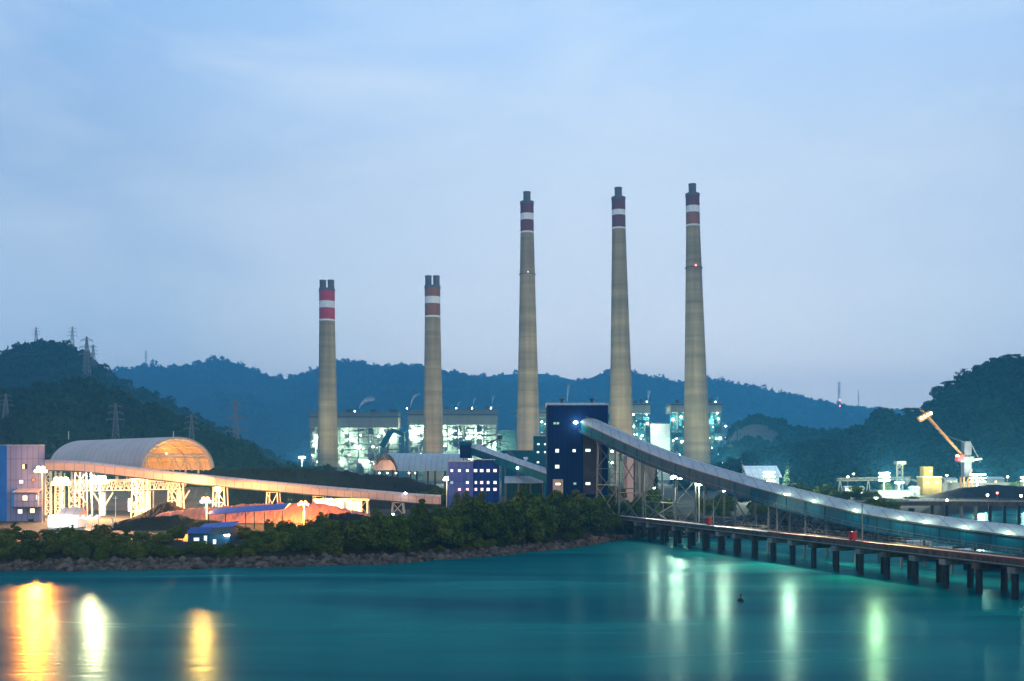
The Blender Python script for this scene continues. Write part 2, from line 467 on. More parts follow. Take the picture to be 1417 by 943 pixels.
M['whitewall'] = mat('white_wall', (0.70, 0.72, 0.74), 0.7, 0.1, 0.4, ribs=3, seam=3)
M['yellow'] = mat('yellow_machine_paint', (0.26, 0.165, 0.03), 0.6, 0.2, 0.3)
M['orangeboom'] = mat('orange_boom_paint', (0.26, 0.11, 0.03), 0.6, 0.25, 0.3)
M['hullblue'] = mat('dark_blue_hull', (0.02, 0.04, 0.10), 0.5, 0.2, 0.5)
M['cabinblue'] = mat('blue_cabin_wall', (0.012, 0.08, 0.15), 0.6, 0.15, 0.6)
M['blueroof'] = mat('blue_tin_roof', (0.01, 0.05, 0.24), 0.5, 0.15, 0.5)
M['glassdark'] = mat('dark_glass', (0.02, 0.025, 0.03), 0.15, 0.1, 0.5)
M['buoy'] = mat('black_rubber', (0.02, 0.02, 0.02), 0.6, 0.1, 1)
M['e_green'] = emit('cool_floodlight_glow', (0.80, 1.0, 0.78), 40)
M['e_strip'] = emit('boiler_lamp_glow', (0.86, 1.0, 0.84), 9)
M['e_warm'] = emit('sodium_lamp_glow', (1.0, 0.42, 0.13), 9)
M['e_yellow'] = emit('yellow_floodlight_glow', (1.0, 0.85, 0.40), 14)
M['e_white'] = emit('white_lamp_glow', (0.92, 0.97, 1.0), 40)
M['e_red'] = emit('red_beacon_glow', (1.0, 0.12, 0.10), 12)
M['w_cool'] = emit('lit_window_cool', (0.80, 1.0, 0.95), 1.5)
M['w_dim'] = emit('lit_window_dim', (0.35, 0.62, 0.58), 0.6)
M['w_warm'] = emit('lit_window_warm', (1.0, 0.80, 0.45), 2.2)
M['w_white'] = emit('lit_window_white', (0.96, 0.93, 1.0), 1.3)
M['w_pink'] = emit('lit_window_pink', (1.0, 0.70, 0.80), 1.4)
M['w_orange'] = emit('lit_window_orange', (0.8, 0.25, 0.12), 0.6)
COOL = (0.80, 1.0, 0.80); WARM = (1.0, 0.60, 0.25); YEL = (1.0, 0.87, 0.50); WHITE = (0.92, 0.97, 1.0)

def water_mat():
    m, t, b = new_mat('teal_water'); L = t.links.new
    o = t.nodes['Material Output']
    t.nodes.remove(b)
    df = t.nodes.new('ShaderNodeBsdfDiffuse'); gl = t.nodes.new('ShaderNodeBsdfGlossy'); ms = t.nodes.new('ShaderNodeMixShader')
    tcn = t.nodes.new('ShaderNodeTexCoord')
    n = t.nodes.new('ShaderNodeTexNoise'); n.inputs['Scale'].default_value = 1.0; n.inputs['Detail'].default_value = 6; n.inputs['Distortion'].default_value = .6
    mpa = t.nodes.new('ShaderNodeMapping'); mpa.inputs['Scale'].default_value = (0.012, 0.05, 1); mpa.inputs['Rotation'].default_value = (0, 0, R(12)); L(tcn.outputs['Object'], mpa.inputs[0]); L(mpa.outputs[0], n.inputs['Vector'])
    mc = t.nodes.new('ShaderNodeMix'); mc.data_type = 'RGBA'
    mc.inputs[6].default_value = (0.000, 0.062, 0.084, 1); mc.inputs[7].default_value = (0.000, 0.168, 0.150, 1)
    nr = t.nodes.new('ShaderNodeMapRange'); nr.inputs[1].default_value = .3; nr.inputs[2].default_value = .72; L(n.outputs[0], nr.inputs[0]); L(nr.outputs[0], mc.inputs[0])
    rr = t.nodes.new('ShaderNodeMapRange'); rr.inputs[1].default_value = .3; rr.inputs[2].default_value = .7; rr.inputs[3].default_value = .19; rr.inputs[4].default_value = .30; L(n.outputs[0], rr.inputs[0]); L(rr.outputs[0], gl.inputs['Roughness']); L(mc.outputs[2], df.inputs[0])
    gl.inputs['Color'].default_value = (0.40, 0.84, 0.86, 1)
    gl.inputs['Roughness'].default_value = 0.25
    fr = t.nodes.new('ShaderNodeFresnel'); fr.inputs[0].default_value = 1.33
    fm = t.nodes.new('ShaderNodeMath'); fm.operation = 'MULTIPLY'; fm.inputs[1].default_value = 0.20
    L(fr.outputs[0], fm.inputs[0])
    # small wind ripples, smoothed by the long exposure
    mpn = t.nodes.new('ShaderNodeMapping'); mpn.inputs['Scale'].default_value = (0.16, 1.0, 1); L(tcn.outputs['Object'], mpn.inputs[0])
    n2 = t.nodes.new('ShaderNodeTexNoise'); n2.inputs['Scale'].default_value = 0.42; n2.inputs['Detail'].default_value = 7; n2.inputs['Distortion'].default_value = 1.2; L(mpn.outputs[0], n2.inputs['Vector'])
    bp = t.nodes.new('ShaderNodeBump'); bp.inputs['Strength'].default_value = 0.22; bp.inputs['Distance'].default_value = 0.3
    L(n2.outputs[0], bp.inputs['Height']); L(bp.outputs[0], gl.inputs['Normal'])
    L(fm.outputs[0], ms.inputs[0]); L(df.outputs[0], ms.inputs[1]); L(gl.outputs[0], ms.inputs[2]); L(ms.outputs[0], o.inputs['Surface'])
    return m
M['water'] = water_mat()

# ------------------------------------------------------------------ water, ground, hills
HX, HY0, HY1, HZ = 4700.0, -900.0, 5300.0, 470.0
w = MB(); w.add([(-HX + 50, HY0 + 50, 0), (HX - 50, HY0 + 50, 0), (HX - 50, 1200, 0), (-HX + 50, 1200, 0)], [(0, 1, 2, 3)])
struct(w.build('water', M['water']))

SH_U = [-3000, -400, 0, 200, 400, 560, 700, 800, 850, 890, 960, 1100, 1200, 1256, 1270, 1300, 1417, 2000, 4400]
SH_D = [150, 184, 190, 193, 198, 206, 224, 246, 266, 284, 278, 270, 262, 262, 300, 400, 470, 500, 520]
def shore(u): return np.interp(u, SH_U, SH_D)
def ground_h(u, d):
    s = shore(u) + 3.0 * (vnoise(np.asarray(u) * 0.03, 0 * np.asarray(u), 5) - 0.5)
    t = np.clip((d - s) / 14.0, -1, 1)
    h = np.where(t < 0, t * 3.2, (t * t * (3 - 2 * t)) * G)
    return h + np.where(t > 0.9, 0.5 * fbm(np.asarray(u) * 0.01, d * 0.02, 9), 0)
us = np.concatenate([np.linspace(-480, -60, 40), np.linspace(-50, 1470, 381), np.linspace(1480, 1890, 40)])
ds = np.concatenate([np.linspace(40, 178, 8), np.linspace(182, 330, 90), np.linspace(334, 560, 80), np.geomspace(570, 5100, 40)])
U, D = np.meshgrid(us, ds)
def grid_faces(nr, nc):
    i = np.arange(nr * nc).reshape(nr, nc)
    return np.stack([i[:-1, :-1].ravel(), i[:-1, 1:].ravel(), i[1:, 1:].ravel(), i[1:, :-1].ravel()], 1)
Vg = np.stack([(U - 708.5) / F * D, D, ground_h(U, D)], -1).reshape(-1, 3)
struct(np_mesh('ground', Vg, grid_faces(len(ds), len(us)), M['land'], smooth=True))

def ico(sub):
    import bmesh
    bm = bmesh.new(); bmesh.ops.create_icosphere(bm, subdivisions=sub, radius=1.0)
    v = np.array([p.co[:] for p in bm.verts]); f = np.array([[q.index for q in g.verts] for g in bm.faces]); bm.free()
    return v, f
ICO1, ICOF1 = ico(1); ICO2, ICOF2 = ico(2)
def blobs(pts, rad, zs=0.8, rough=0.28, base=(ICO2, ICOF2), seed=0):
    """many lumpy crowns or rocks in one array"""
    rg = np.random.default_rng(seed); v0, f0 = base; n = len(pts); k = len(v0)
    dirs = v0 / np.linalg.norm(v0, axis=1, keepdims=True)
    ph = rg.uniform(0, 6.28, (n, 3, 1)); fr = rg.uniform(2.0, 5.0, (n, 3, 1))
    ax = rg.normal(size=(n, 3, 3)); ax /= np.linalg.norm(ax, axis=2, keepdims=True)
    pr = np.einsum('nij,kj->nik', ax, dirs)
    r = 1 + rough * np.sin(pr * fr + ph).mean(1) * 1.6 + rough * 0.5 * rg.uniform(-1, 1, (n, k))
    a = rg.uniform(0, 6.28, n); ca, sa = np.cos(a), np.sin(a)
    sx = rg.uniform(0.8, 1.25, n); sz = zs * rg.uniform(0.75, 1.3, n)
    p = dirs[None] * r[..., None] * np.asarray(rad)[:, None, None]
    x = p[..., 0] * sx[:, None]; y = p[..., 1] / sx[:, None]; z = p[..., 2] * sz[:, None]
    V = np.stack([x * ca[:, None] - y * sa[:, None], x * sa[:, None] + y * ca[:, None], z], -1) + np.asarray(pts)[:, None, :]
    Fc = (f0[None] + (np.arange(n) * k)[:, None, None]).reshape(-1, 3)
    return V.reshape(-1, 3), Fc

def tufts(pts, rad, k, size, seed):
    """tree crowns made of loose leaf clumps"""
    rg = np.random.default_rng(seed); n = len(pts); rad = np.asarray(rad)
    d = rg.normal(size=(n, k, 3)); d /= np.linalg.norm(d, axis=2, keepdims=True); d[..., 2] = np.abs(d[..., 2]) * 1.1 - .25
    lob = rg.normal(size=(n, 4, 3)); lob /= np.linalg.norm(lob, axis=2, keepdims=True)
    w = np.clip(np.einsum('nki,nji->nkj', d, lob), 0, 1).max(2)
    r = (.55 + .55 * w ** 2) * rg.uniform(.75, 1.08, (n, k))
    el = rg.uniform(.7, 1.45, (n, 1))
    c = d * r[..., None] * rad[:, None, None]; c[..., 2] *= el
    c = (c + np.asarray(pts)[:, None, :]).reshape(-1, 3)
    nr = d.reshape(-1, 3) + rg.normal(size=(n * k, 3)) * .55; nr /= np.linalg.norm(nr, axis=1, keepdims=True)
    t = np.cross(nr, rg.normal(size=(n * k, 3))); t /= np.linalg.norm(t, axis=1, keepdims=True); b = np.cross(nr, t)
    sz = size * rg.uniform(.6, 1.5, (n * k, 1)) * np.repeat(rad / rad.mean(), k)[:, None] ** .6
    V = np.stack([c - t * sz * .6 - b * sz * .35, c + t * sz * .6 - b * sz * .35, c + b * sz * .7], 1).reshape(-1, 3)
    return V, np.arange(len(V)).reshape(-1, 3)

def hill(name, prof, D0, front, back, seed, rough, cover=0, crown=(5, 8), drop=5.0, mat_='hill', cmat='forest', urange=(-700, 2150), step=8, base=(ICO1, ICOF1), bare=None, pw=1.25, tuft=(50, 1.6)):
    pu = [p[0] for p in prof]; py = [p[1] for p in prof]
    def h(u, d):
        crest = EYE + (HOR - np.interp(u, pu, py)) / F * D0 - drop - G
        s = (d - D0)
        fr = np.clip(1 + s / front, 0, 1); bk = np.clip(1 - s / back, 0, 1)
        e = np.where(s < 0, fr ** pw, bk)
        x = (u - 708.5) / F * d
        sp = fbm(x / (front * .28), d / (front * .55), seed) - 0.47
        rid = np.sin(np.clip(e, 0, 1) * PI) * sp * rough
        return G + np.maximum(crest, -G) * np.clip(e + rid, -.05, 1.2) * (1 if True else 0)
    us = np.arange(urange[0], urange[1] + 1, step); dd = np.concatenate([np.linspace(D0 - front, D0, 46), np.linspace(D0, D0 + back, 14)[1:]])
    U, Dm = np.meshgrid(us, dd); H = h(U, Dm)
    H[0] -= 3; H[-1] -= 3
    V = np.stack([(U - 708.5) / F * Dm, Dm, H], -1).reshape(-1, 3)
    o = struct(np_mesh(name, V, grid_faces(len(dd), len(us)), M[mat_], smooth=True))
    if cover:
        rg = np.random.default_rng(seed + 40)
        n = cover
        u = rg.uniform(max(urange[0], -260), min(urange[1], 1680), n)
        s = rg.uniform(0, 1, n); d = np.where(s < 0.86, D0 - front * (s / 0.86), D0 + back * 0.35 * (s - .86) / .14)
        z = h(u, d); keep = z > G + 1.0
        if bare is not None:
            bu, bd, ru, rd = bare
            wob = 1 + 0.5 * (vnoise(u * .05, d * .03, 3) - .5)
            keep &= (((u - bu) / ru) ** 2 + ((d - bd) / rd) ** 2) > wob
        u, d, z = u[keep], d[keep], z[keep]
        r = rg.uniform(crown[0], crown[1], len(u)) * rg.choice([0.55, 0.8, 1.0, 1.0, 1.5], len(u))
        pts = np.stack([(u - 708.5) / F * d, d, z + r * 0.35], -1)
        Vb, Fb = tufts(pts, r, tuft[0], tuft[1], seed)
        f = np_mesh('forest', Vb, Fb, M[cmat], smooth=False)
        f['kind'] = 'stuff'; f['category'] = 'forest'
        return o, h, f
    return o, h, None

FAR = [(-700, 560), (0, 540), (150, 513), (200, 507), (250, 507), (285, 499), (305, 496), (330, 502), (370, 518), (392, 524), (430, 513), (478, 499), (500, 500), (525, 510), (560, 503), (600, 512), (640, 520), (700, 530), (750, 533), (800, 527), (842, 513), (880, 515), (930, 528), (960, 524), (1000, 526), (1060, 538), (1120, 553), (1200, 567), (1260, 575), (1420, 590), (2150, 560)]
VFAR = [(-700, 600), (560, 590), (640, 524), (690, 518), (715, 516), (755, 516), (800, 526), (840, 535), (900, 560), (2150, 610)]
LB = [(-700, 520), (-100, 497), (0, 490), (25, 478), (50, 472), (72, 470), (95, 475), (115, 489), (140, 503), (160, 517), (200, 538), (250, 562), (330, 602), (400, 645), (2150, 660)]
LF = [(-700, 545), (0, 542), (60, 531), (100, 523), (130, 521), (160, 536), (200, 553), (230, 565), (270, 585), (310, 601), (340, 618), (390, 645), (2150, 668)]
MID = [(-700, 668), (985, 668), (1004, 606), (1020, 579), (1045, 571), (1070, 577), (1100, 586), (1130, 592), (1200, 590), (1300, 600), (1500, 600), (2150, 590)]
RT = [(-700, 672), (985, 655), (1010, 640), (1080, 622), (1150, 604), (1195, 590), (1205, 575), (1222, 570), (1240, 578), (1262, 572), (1280, 562), (1295, 552), (1310, 541), (1340, 516), (1360, 508), (1385, 499), (1417, 495), (1500, 480), (1700, 470), (2150, 500)]
_, h_vfar, _f = hill('hill_ridge_hazy', VFAR, 4600, 500, 400, 3, .3, cover=3500, crown=(10, 15), cmat='forestfar', tuft=(22, 7))
tag(_f, 'pale hazy wooded ridge showing between the middle chimneys', 'forest', kind='stuff')
_, h_far, _f = hill('hill_ridge', FAR, 3800, 1300, 700, 13, .75, cover=19000, crown=(7, 14), cmat='forestfar', tuft=(26, 5.5))
tag(_f, 'blue hazy forest covering the long ridge behind the power plant', 'forest', kind='stuff')
_, h_lb, _f = hill('hill_summit', LB, 1220, 380, 260, 23, .7, cover=6500, crown=(3.5, 7), tuft=(40, 2.4), urange=(-700, 460))
tag(_f, 'blue green forest on the pylon topped left hill', 'forest', kind='stuff')
_, h_lf, _f = hill('hill_slope', LF, 760, 230, 200, 33, .7, cover=6000, crown=(2.4, 5.0), tuft=(60, 1.5), urange=(-700, 460), base=(ICO2, ICOF2))
tag(_f, 'dark green forest on the lower slope behind the left coal shed', 'forest', kind='stuff')
_, h_mid, _f = hill('hill_knoll', MID, 1040, 200, 200, 43, .5, cover=5000, crown=(2.6, 5.4), tuft=(46, 1.9), urange=(900, 2150), base=(ICO2, ICOF2), bare=(1046, 995, 42, 22))
tag(_f, 'dark woods on the knoll with a bare reddish patch', 'forest', kind='stuff')
_, h_rt, _f = hill('hill_wooded', RT, 770, 195, 200, 53, .6, cover=8000, crown=(2.4, 5.0), tuft=(64, 1.45), urange=(940, 2150), base=(ICO2, ICOF2), drop=3)
tag(_f, 'dense dark forest on the steep hill at the right edge', 'forest', kind='stuff')
# bare red soil patch of the knoll
bu = np.linspace(1004, 1090, 30); bd = np.linspace(972, 1020, 16); Ub, Db = np.meshgrid(bu, bd)
Vb = np.stack([(Ub - 708.5) / F * Db, Db, h_mid(Ub, Db) + 0.25], -1).reshape(-1, 3)
struct(np_mesh('bare_soil_terrain', Vb, grid_faces(16, 30), M['bare'], smooth=True))

# ------------------------------------------------------------------ haze
hz = MB(); hz.bb(-HX, HX, HY0, HY1, -4.6, HZ)
hm = bpy.data.materials.new('haze_air'); hm.use_nodes = True
ht = hm.node_tree; ht.nodes.remove(ht.nodes['Principled BSDF'])
pv = ht.nodes.new('ShaderNodeVolumePrincipled')
pv.inputs['Color'].default_value = (0.10, 0.54, 0.98, 1)
pv.inputs['Density'].default_value = 0.00027
pv.inputs['Anisotropy'].default_value = 0.1
ht.links.new(pv.outputs[0], ht.nodes['Material Output'].inputs['Volume'])
ho = hz.build('haze', hm); ho['kind'] = 'stuff'; ho['label'] = 'thin blue dusk haze in front of the hills'; ho['category'] = 'haze'

# ------------------------------------------------------------------ chimneys
def chimney(u, d, ytop, ring, ylow, ywhite, yred, yflue, w_top, w_base, nfl, m_lo, m_hi, lean, label, beacons):
    x = X(u, d); root = thing('chimney', label, 'chimney', (x, d, G), 'power plant chimneys')
    zt = Z(ytop, d) - G; zr = Z(ring, d) - G; zl = Z(ring - 2.2, d) - G
    zw0 = Z(ywhite[0], d) - G; zw1 = Z(ywhite[1], d) - G; zf = Z(yflue, d) - G
    rt = w_top / F * d / 2; rb = w_base / F * d / 2
    def rad(z): return rb + (rt - rb) * min(1, (z / zr)) ** 0.86
    def ringm(z0, z1, k=1.0, n=10):
        b = MB(); b.smooth = False
        b.lathe([(rad(z0 + (z1 - z0) * i / n) * k, z0 + (z1 - z0) * i / n) for i in range(n + 1)], 56, (x, d, G), lean); return b
    s = ringm(0, zr, 1, 40).build('shaft', M['chimney'], root)
    ringm(zr, zl, 1.035, 1).build('white_ring', M['white'], root)
    ringm(zl, zw0, 1.0, 2).build('lower_red_band', M[m_lo], root)
    ringm(zw0, zw1, 1.006, 2).build('white_band', M['white'], root)
    ringm(zw1, zt - 2.5, 1.0, 2).build('upper_red_band', M[m_hi], root)
    ringm(zt - 2.5, zt, 1.05, 1).build('crown_rim', M['flue'], root)
    for k in range(nfl):
        b = MB(); rr = rt * (0.55 if nfl == 1 else 0.42); dx = 0 if nfl == 1 else (rt * .52 * (-1 if k == 0 else 1))
        b.lathe([(rr, zt), (rr * .98, zf - 1.2), (rr * 1.06, zf - 1.1), (rr * 1.06, zf), (rr * .8, zf), (rr * .8, zf - 3)], 28, (x + dx + lean * 0, d, G), lean)
        b.build('flue', M['flue'], root)
    # ladder with cage up the front-right side
    b = MB(); lx = 0.62
    n = 30
    for i in range(n):
        z0 = zr * i / n; z1 = zr * (i + 1) / n
        b.beam((x + lean * z0 + rad(z0) * lx, d - rad(z0) * 0.80, G + z0), (x + lean * z1 + rad(z1) * lx, d - rad(z1) * 0.80, G + z1), 0.35, 0.3)
    b.build('ladder', M['chimney'], root)
    for yb, m in beacons:
        zb = Z(yb, d) - G; r = rad(zb); b = MB()
        b.lathe([(r + .05, zb - .3), (r + 1.1, zb - .25), (r + 1.1, zb), (r + .05, zb)], 40, (x, d, G), lean)
        pf = b.build('gallery_ring', M['flue'], root)
        b = MB(); b.lathe([(.35, -.6), (.7, -.3), (.7, .4), (.3, .8)], 10, (x + lean * zb + 0.5, d - r - .9, G + zb + .9)); b.build('beacon', M[m], root)
    return root
chimney(454, 1000, 400, 445, 0, (427, 417.5), 0, 388, 21.5, 30, 2, 'crimson', 'crimson', -0.006, 'short twin flue chimney with bright crimson and white bands, nearest the left coal shed', [])
chimney(600, 1000, 396, 440, 0, (421, 411.5), 0, 382, 21.5, 30, 2, 'rust', 'rust', -0.006, 'short twin flue chimney with rusty orange bands and one white band', [])
chimney(731.5, 985, 279.5, 323.5, 0, (305.5, 296.5), 0, 266, 18.5, 36, 1, 'red', 'red', -0.006, 'tall single flue chimney left of the navy tower, its white band half stained', [(380, 'w_white')])
chimney(861, 970, 273.5, 318, 0, (299, 291.5), 0, 260, 18.8, 38, 1, 'red', 'red', -0.0135, 'tall single flue chimney directly right of the navy tower, red bands', [])
chimney(965, 955, 268.5, 314, 0, (295, 286), 0, 255, 19, 40, 1, 'rust', 'red', -0.017, 'tallest single flue chimney, the rightmost one, with a red beacon on its shaft', [(371, 'e_red')])

# ------------------------------------------------------------------ boiler houses
def boiler(u0, u1, yt, yf, yo, d, dp, label, seed, dark=False, vents=(), lampn=6, power=60000, bays=9, wall='boilerwall', ledge=0, closed=.75, pshare=.22):
    rg = random.Random(seed)
    x0, x1 = X(u0, d), X(u1, d); zt, zf, zo = Z(yt, d), Z(yf, d), Z(yo, d); cx = (x0 + x1) / 2
    root = thing('boiler_house', label, 'boiler house', (cx, d + dp / 2, G), 'boiler houses behind the chimneys')
    MB().bb(x0, x1, d, d + dp, zo, zf).build('upper_wall', M['boilerclad'], root)
    MB().bb(x0 - 0.8, x1 + .8, d - 0.9, d + dp + .8, zf + .02, zf + 1.2).build('gutter', M['dark'], root)
    MB().bb(x0 + .02, x1 - .02, d + .1, d + dp, zf + 1.22, zt - .6).build('attic_wall', M['boilerdark'] if not dark else M['boilerclad'], root)
    MB().bb(x0 - 0.5, x1 + .5, d - 0.5, d + dp + .5, zt - .58, zt).build('roof', M['steel'], root)
    for uv, wv, hv in vents:
        vx = X(uv, d); ww = wv / F * d; hh = hv / F * d
        b = MB(); b.bb(vx - ww / 2, vx + ww / 2, d + 4, d + 9, zt + .02, zt + hh * .55)
        b.bb(vx - ww * .62, vx + ww * .62, d + 3.4, d + 9.6, zt + hh * .57, zt + hh * .8); b.bb(vx - ww * .35, vx + ww * .4, d + 4.6, d + 8, zt + hh * .82, zt + hh)
        b.build('roof_vent', M['dark'], root)
    fm = M['greensteel'] if dark else M['steel']
    for i in range(bays + 1):
        xx = x0 + 0.7 + (x1 - x0 - 1.4) * i / bays
        MB().bb(xx - .5, xx + .5, d + .2, d + 1.2, G - .5, zo - .01).build('column', fm, root)
    MB().bb(x0 + 1, x1 - 1, d + 10, d + 10.8, G - .5, zo - .02).build('inner_wall', M[wall], root)
    nf = max(4, int((zo - G) / 7.0))
    for k in range(1, nf):
        z = G + (zo - G) * k / nf
        b = MB(); b.bb(x0 + .8, x1 - .8, d + 1.25, d + 3.2, z - .25, z + .15)
        b.bb(x0 + .8, x1 - .8, d + 1.0, d + 1.24, z + 1.1, z + 1.25)
        for i in range(bays * 2 + 1):
            xx = x0 + .9 + (x1 - x0 - 1.8) * i / (bays * 2); b.beam((xx, d + 1.1, z + .15), (xx, d + 1.1, z + 1.1), .12)
        b.build('walkway', fm, root)
    # bays partly closed by cladding, ducts and machinery, partly open to the lit inside
    for i in range(bays * 2):
        xa = x0 + 0.7 + (x1 - x0 - 1.4) * i / (bays * 2); xb = x0 + 0.7 + (x1 - x0 - 1.4) * (i + 1) / (bays * 2)
        if i % 2: MB().bb(xa - .25, xa + .25, d + 1.3, d + 1.8, G - .5, zo - .01).build('stud', fm, root)
        for q in (.25, .5, .75): MB().bb(xa + (xb - xa) * q - .12, xa + (xb - xa) * q + .12, d + 1.4, d + 1.7, G - .5, zo - .01).build('post', fm, root)
        for k in range(nf):
            z0 = G + (zo - G) * k / nf; z1 = G + (zo - G) * (k + 1) / nf; t = rg.random()
            if t < closed * pshare:
                f0 = rg.choice([0, 0, .35, .5]); MB().bb(xa + .28, xb - .28, d + 2.0, d + 2.25, z0 + .2 + f0 * (z1 - z0), z1 - .3).build('infill_panel', (rg.choice([M['greensteel'], M['boilerdark'], M['tealpaint']]) if dark else rg.choice([M['boilerclad'], M['equipment'], M['boilerclad'], M['greensteel']])), root)
            elif t < closed * (pshare * .4 + .6):
                b = MB(); b.tube((xa, d + 3.6, z0 + (z1 - z0) * rg.uniform(.3, .8)), (xb + (xb - xa) * rg.randrange(0, 3), d + 3.6, z0 + (z1 - z0) * rg.uniform(.3, .8)), rg.uniform(.35, .9), None, 8); b.build('pipe_run', rg.choice([M['equipment'], M['steel'], M['greensteel']]), root)
            elif t < closed:
                b = MB(); b.lathe([(.4, 0), (min(2.2, (xb - xa) * .45), (z1 - z0) * .35), (min(2.2, (xb - xa) * .45), (z1 - z0) * .8)], 10, ((xa + xb) / 2, d + 3.8, z0 + .2)); b.build('bin', M['equipment'], root)
    for k in range(26):
        q = MB(); rr_ = rg.uniform(.28, .7); q.lathe([(rr_ * .4, -rr_), (rr_, -rr_ * .4), (rr_, rr_ * .4), (rr_ * .4, rr_)], 8, (rg.uniform(x0 + 1, x1 - 1), d - .5, G + (zo - G) * (rg.randrange(1, nf + 1) / nf) - rg.uniform(.8, 1.6))); q.build('lamp_globe', rg.choice([M['e_green'], M['w_cool']]), root)
    # diagonal bracing
    for i in range(bays):
        b = MB()
        if rg.random() < .55:
            xa = x0 + 0.7 + (x1 - x0 - 1.4) * i / bays; xb = x0 + 0.7 + (x1 - x0 - 1.4) * (i + 1) / bays
            k = rg.randrange(nf - 1); za = G + (zo - G) * k / nf; zb = za + (zo - G) / nf
            b.beam((xa, d + .7, za), (xb, d + .7, zb), .4); b.beam((xa, d + .75, zb), (xb, d + .75, za), .4)
        if b.v: b.build('cross_brace', fm, root)
    for k in range(bays + 3):                       # hoppers, casings and pipes standing in the open frame
        xx = rg.uniform(x0 + 3, x1 - 3); z0 = rg.uniform(G, G + (zo - G) * .75); hh = rg.uniform(4, 14); ww = rg.uniform(2.0, 6)
        hh = min(hh, zo - z0 - 1)
        t = rg.random(); b = MB()
        if t < .35: b.bb(xx - ww / 2, xx + ww / 2, d + 4.0, d + 4.0 + rg.uniform(2, 5), z0, z0 + hh); nm = 'casing'
        elif t < .7: b.tube((xx, d + 5, G), (xx, d + 5, zo - 1), rg.uniform(.5, 1.1), None, 10); nm = 'riser_pipe'
        else:
            b.lathe([(.4, 0), (ww / 2, hh * .4), (ww / 2, hh)], 14, (xx, d + 6, z0)); nm = 'hopper'
        b.build(nm, M['equipment'] if rg.random() < .72 else M['greensteel'], root)
    for k in range(lampn):                          # floodlights hung under the walkways
        xx = x0 + (x1 - x0) * (k + .5 + rg.uniform(-.25, .25)) / lampn
        z = G + (zo - G) * rg.choice([.35, .62, .82, .9])
        b = MB(); ll = rg.uniform(1.6, 4.0)
        b.bb(xx - ll / 2, xx + ll / 2, d + 3.3, d + 3.9, z - .5, z + .3); b.build('floodlight', M['e_strip'], root)
        lamp((xx, d + 5.5, z - 1.2), power * rg.uniform(.5, 1.5), COOL, root, 1.0)
        if rg.random() < .75:
            b = MB(); b.lathe([(.3, -.9), (.9, -.4), (.9, .4), (.3, .9)], 10, (xx + rg.uniform(-5, 5), d - .4, z + rg.uniform(-4, 4))); b.build('lamp_globe', M['e_green'], root)
    return root
b1 = boiler(428, 551, 571, 578, 592, 1105, 40, 'wide beige boiler house with open floodlit frame behind the crimson banded chimney', 1, vents=[(483, 11, 5), (516, 8, 5), (543, 10, 5)], lampn=18, power=15000)
b2 = boiler(564, 688, 567, 575, 588, 1105, 40, 'wide beige boiler house with open floodlit frame behind the rusty orange banded chimney', 2, vents=[(617, 6, 5), (650, 7, 5), (676, 10, 5)], lampn=18, power=17000)
b3 = boiler(714, 792, 566, 572, 578, 1090, 36, 'narrow boiler house mostly hidden by the navy tower', 3, dark=True, vents=[(722, 5, 8)], lampn=5, power=7000, bays=6, wall='tealpaint', closed=.95, pshare=.5)
b4 = boiler(838, 900, 558, 561, 572, 1080, 36, 'narrow boiler house with green lit floors behind the chimney right of the navy tower', 4, dark=True, vents=[(880, 5, 4), (888, 4, 6)], lampn=9, power=22000, bays=6, wall='tealpaint', closed=.95, pshare=.5)
b5 = boiler(928, 999, 558, 561, 571, 1070, 36, 'narrow boiler house with green lit floors behind the rightmost chimney', 5, dark=True, vents=[(938, 4, 5), (985, 5, 8), (976, 4, 4)], lampn=10, power=22000, bays=7, wall='tealpaint', closed=.95, pshare=.5)
# side stair tower of the rightmost boiler house
b = MB()
xa, xb = X(999.8, 1075), X(1004, 1075)
for yy in range(586, 650, 8):
    b.bb(xa, xb, 1075, 1079, Z(yy, 1075), Z(yy, 1075) + .3)
for xx in (xa + .2, xb - .2):
    b.bb(xx - .2, xx + .2, 1075, 1075.4, G, Z(584, 1075))
b.build('stair_tower', M['steel'], b5)
for yy in (590, 606, 622, 630):
    q = MB(); q.lathe([(.3, -.8), (.8, -.3), (.8, .3), (.3, .8)], 8, (xb, 1073, Z(yy, 1075))); q.build('lamp_globe', M['e_green'], b5)
lamp((xb + 3, 1070, Z(628, 1075)), 9000, COOL, b5, 1)

th = thing('turbine_hall', 'low pale green floodlit hall wall between the two rightmost boiler houses', 'turbine hall', (X(915, 1100), 1110, G))
MB().bb(X(900.5, 1100), X(927.3, 1100), 1100, 1130, G - .5, Z(587, 1100)).build('wall', M['whitewall'], th)
MB().bb(X(900.3, 1100), X(927.5, 1100), 1099.4, 1130.5, Z(587, 1100) + .01, Z(585.6, 1100)).build('roof', M['steel'], th)
lamp((X(907, 1080), 1082, Z(622, 1080)), 14000, (0.75, 1, .68), th, 1); lamp((X(922, 1080), 1082, Z(622, 1080)), 14000, (0.75, 1, .68), th, 1)
th2 = thing('turbine_hall', 'low pale green floodlit hall seen through the gap left of the tall middle chimney', 'turbine hall', (X(701, 1120), 1130, G))
MB().bb(X(689.5, 1120), X(713.5, 1120), 1120, 1150, G - .5, Z(597, 1120)).build('wall', M['greensteel'], th2)
MB().bb(X(689.3, 1120), X(713.7, 1120), 1119.4, 1150.5, Z(597, 1120) + .01, Z(596, 1120)).build('roof', M['steel'], th2)
lamp((X(700, 1095), 1100, Z(615, 1100)), 15000, COOL, th2, 1)
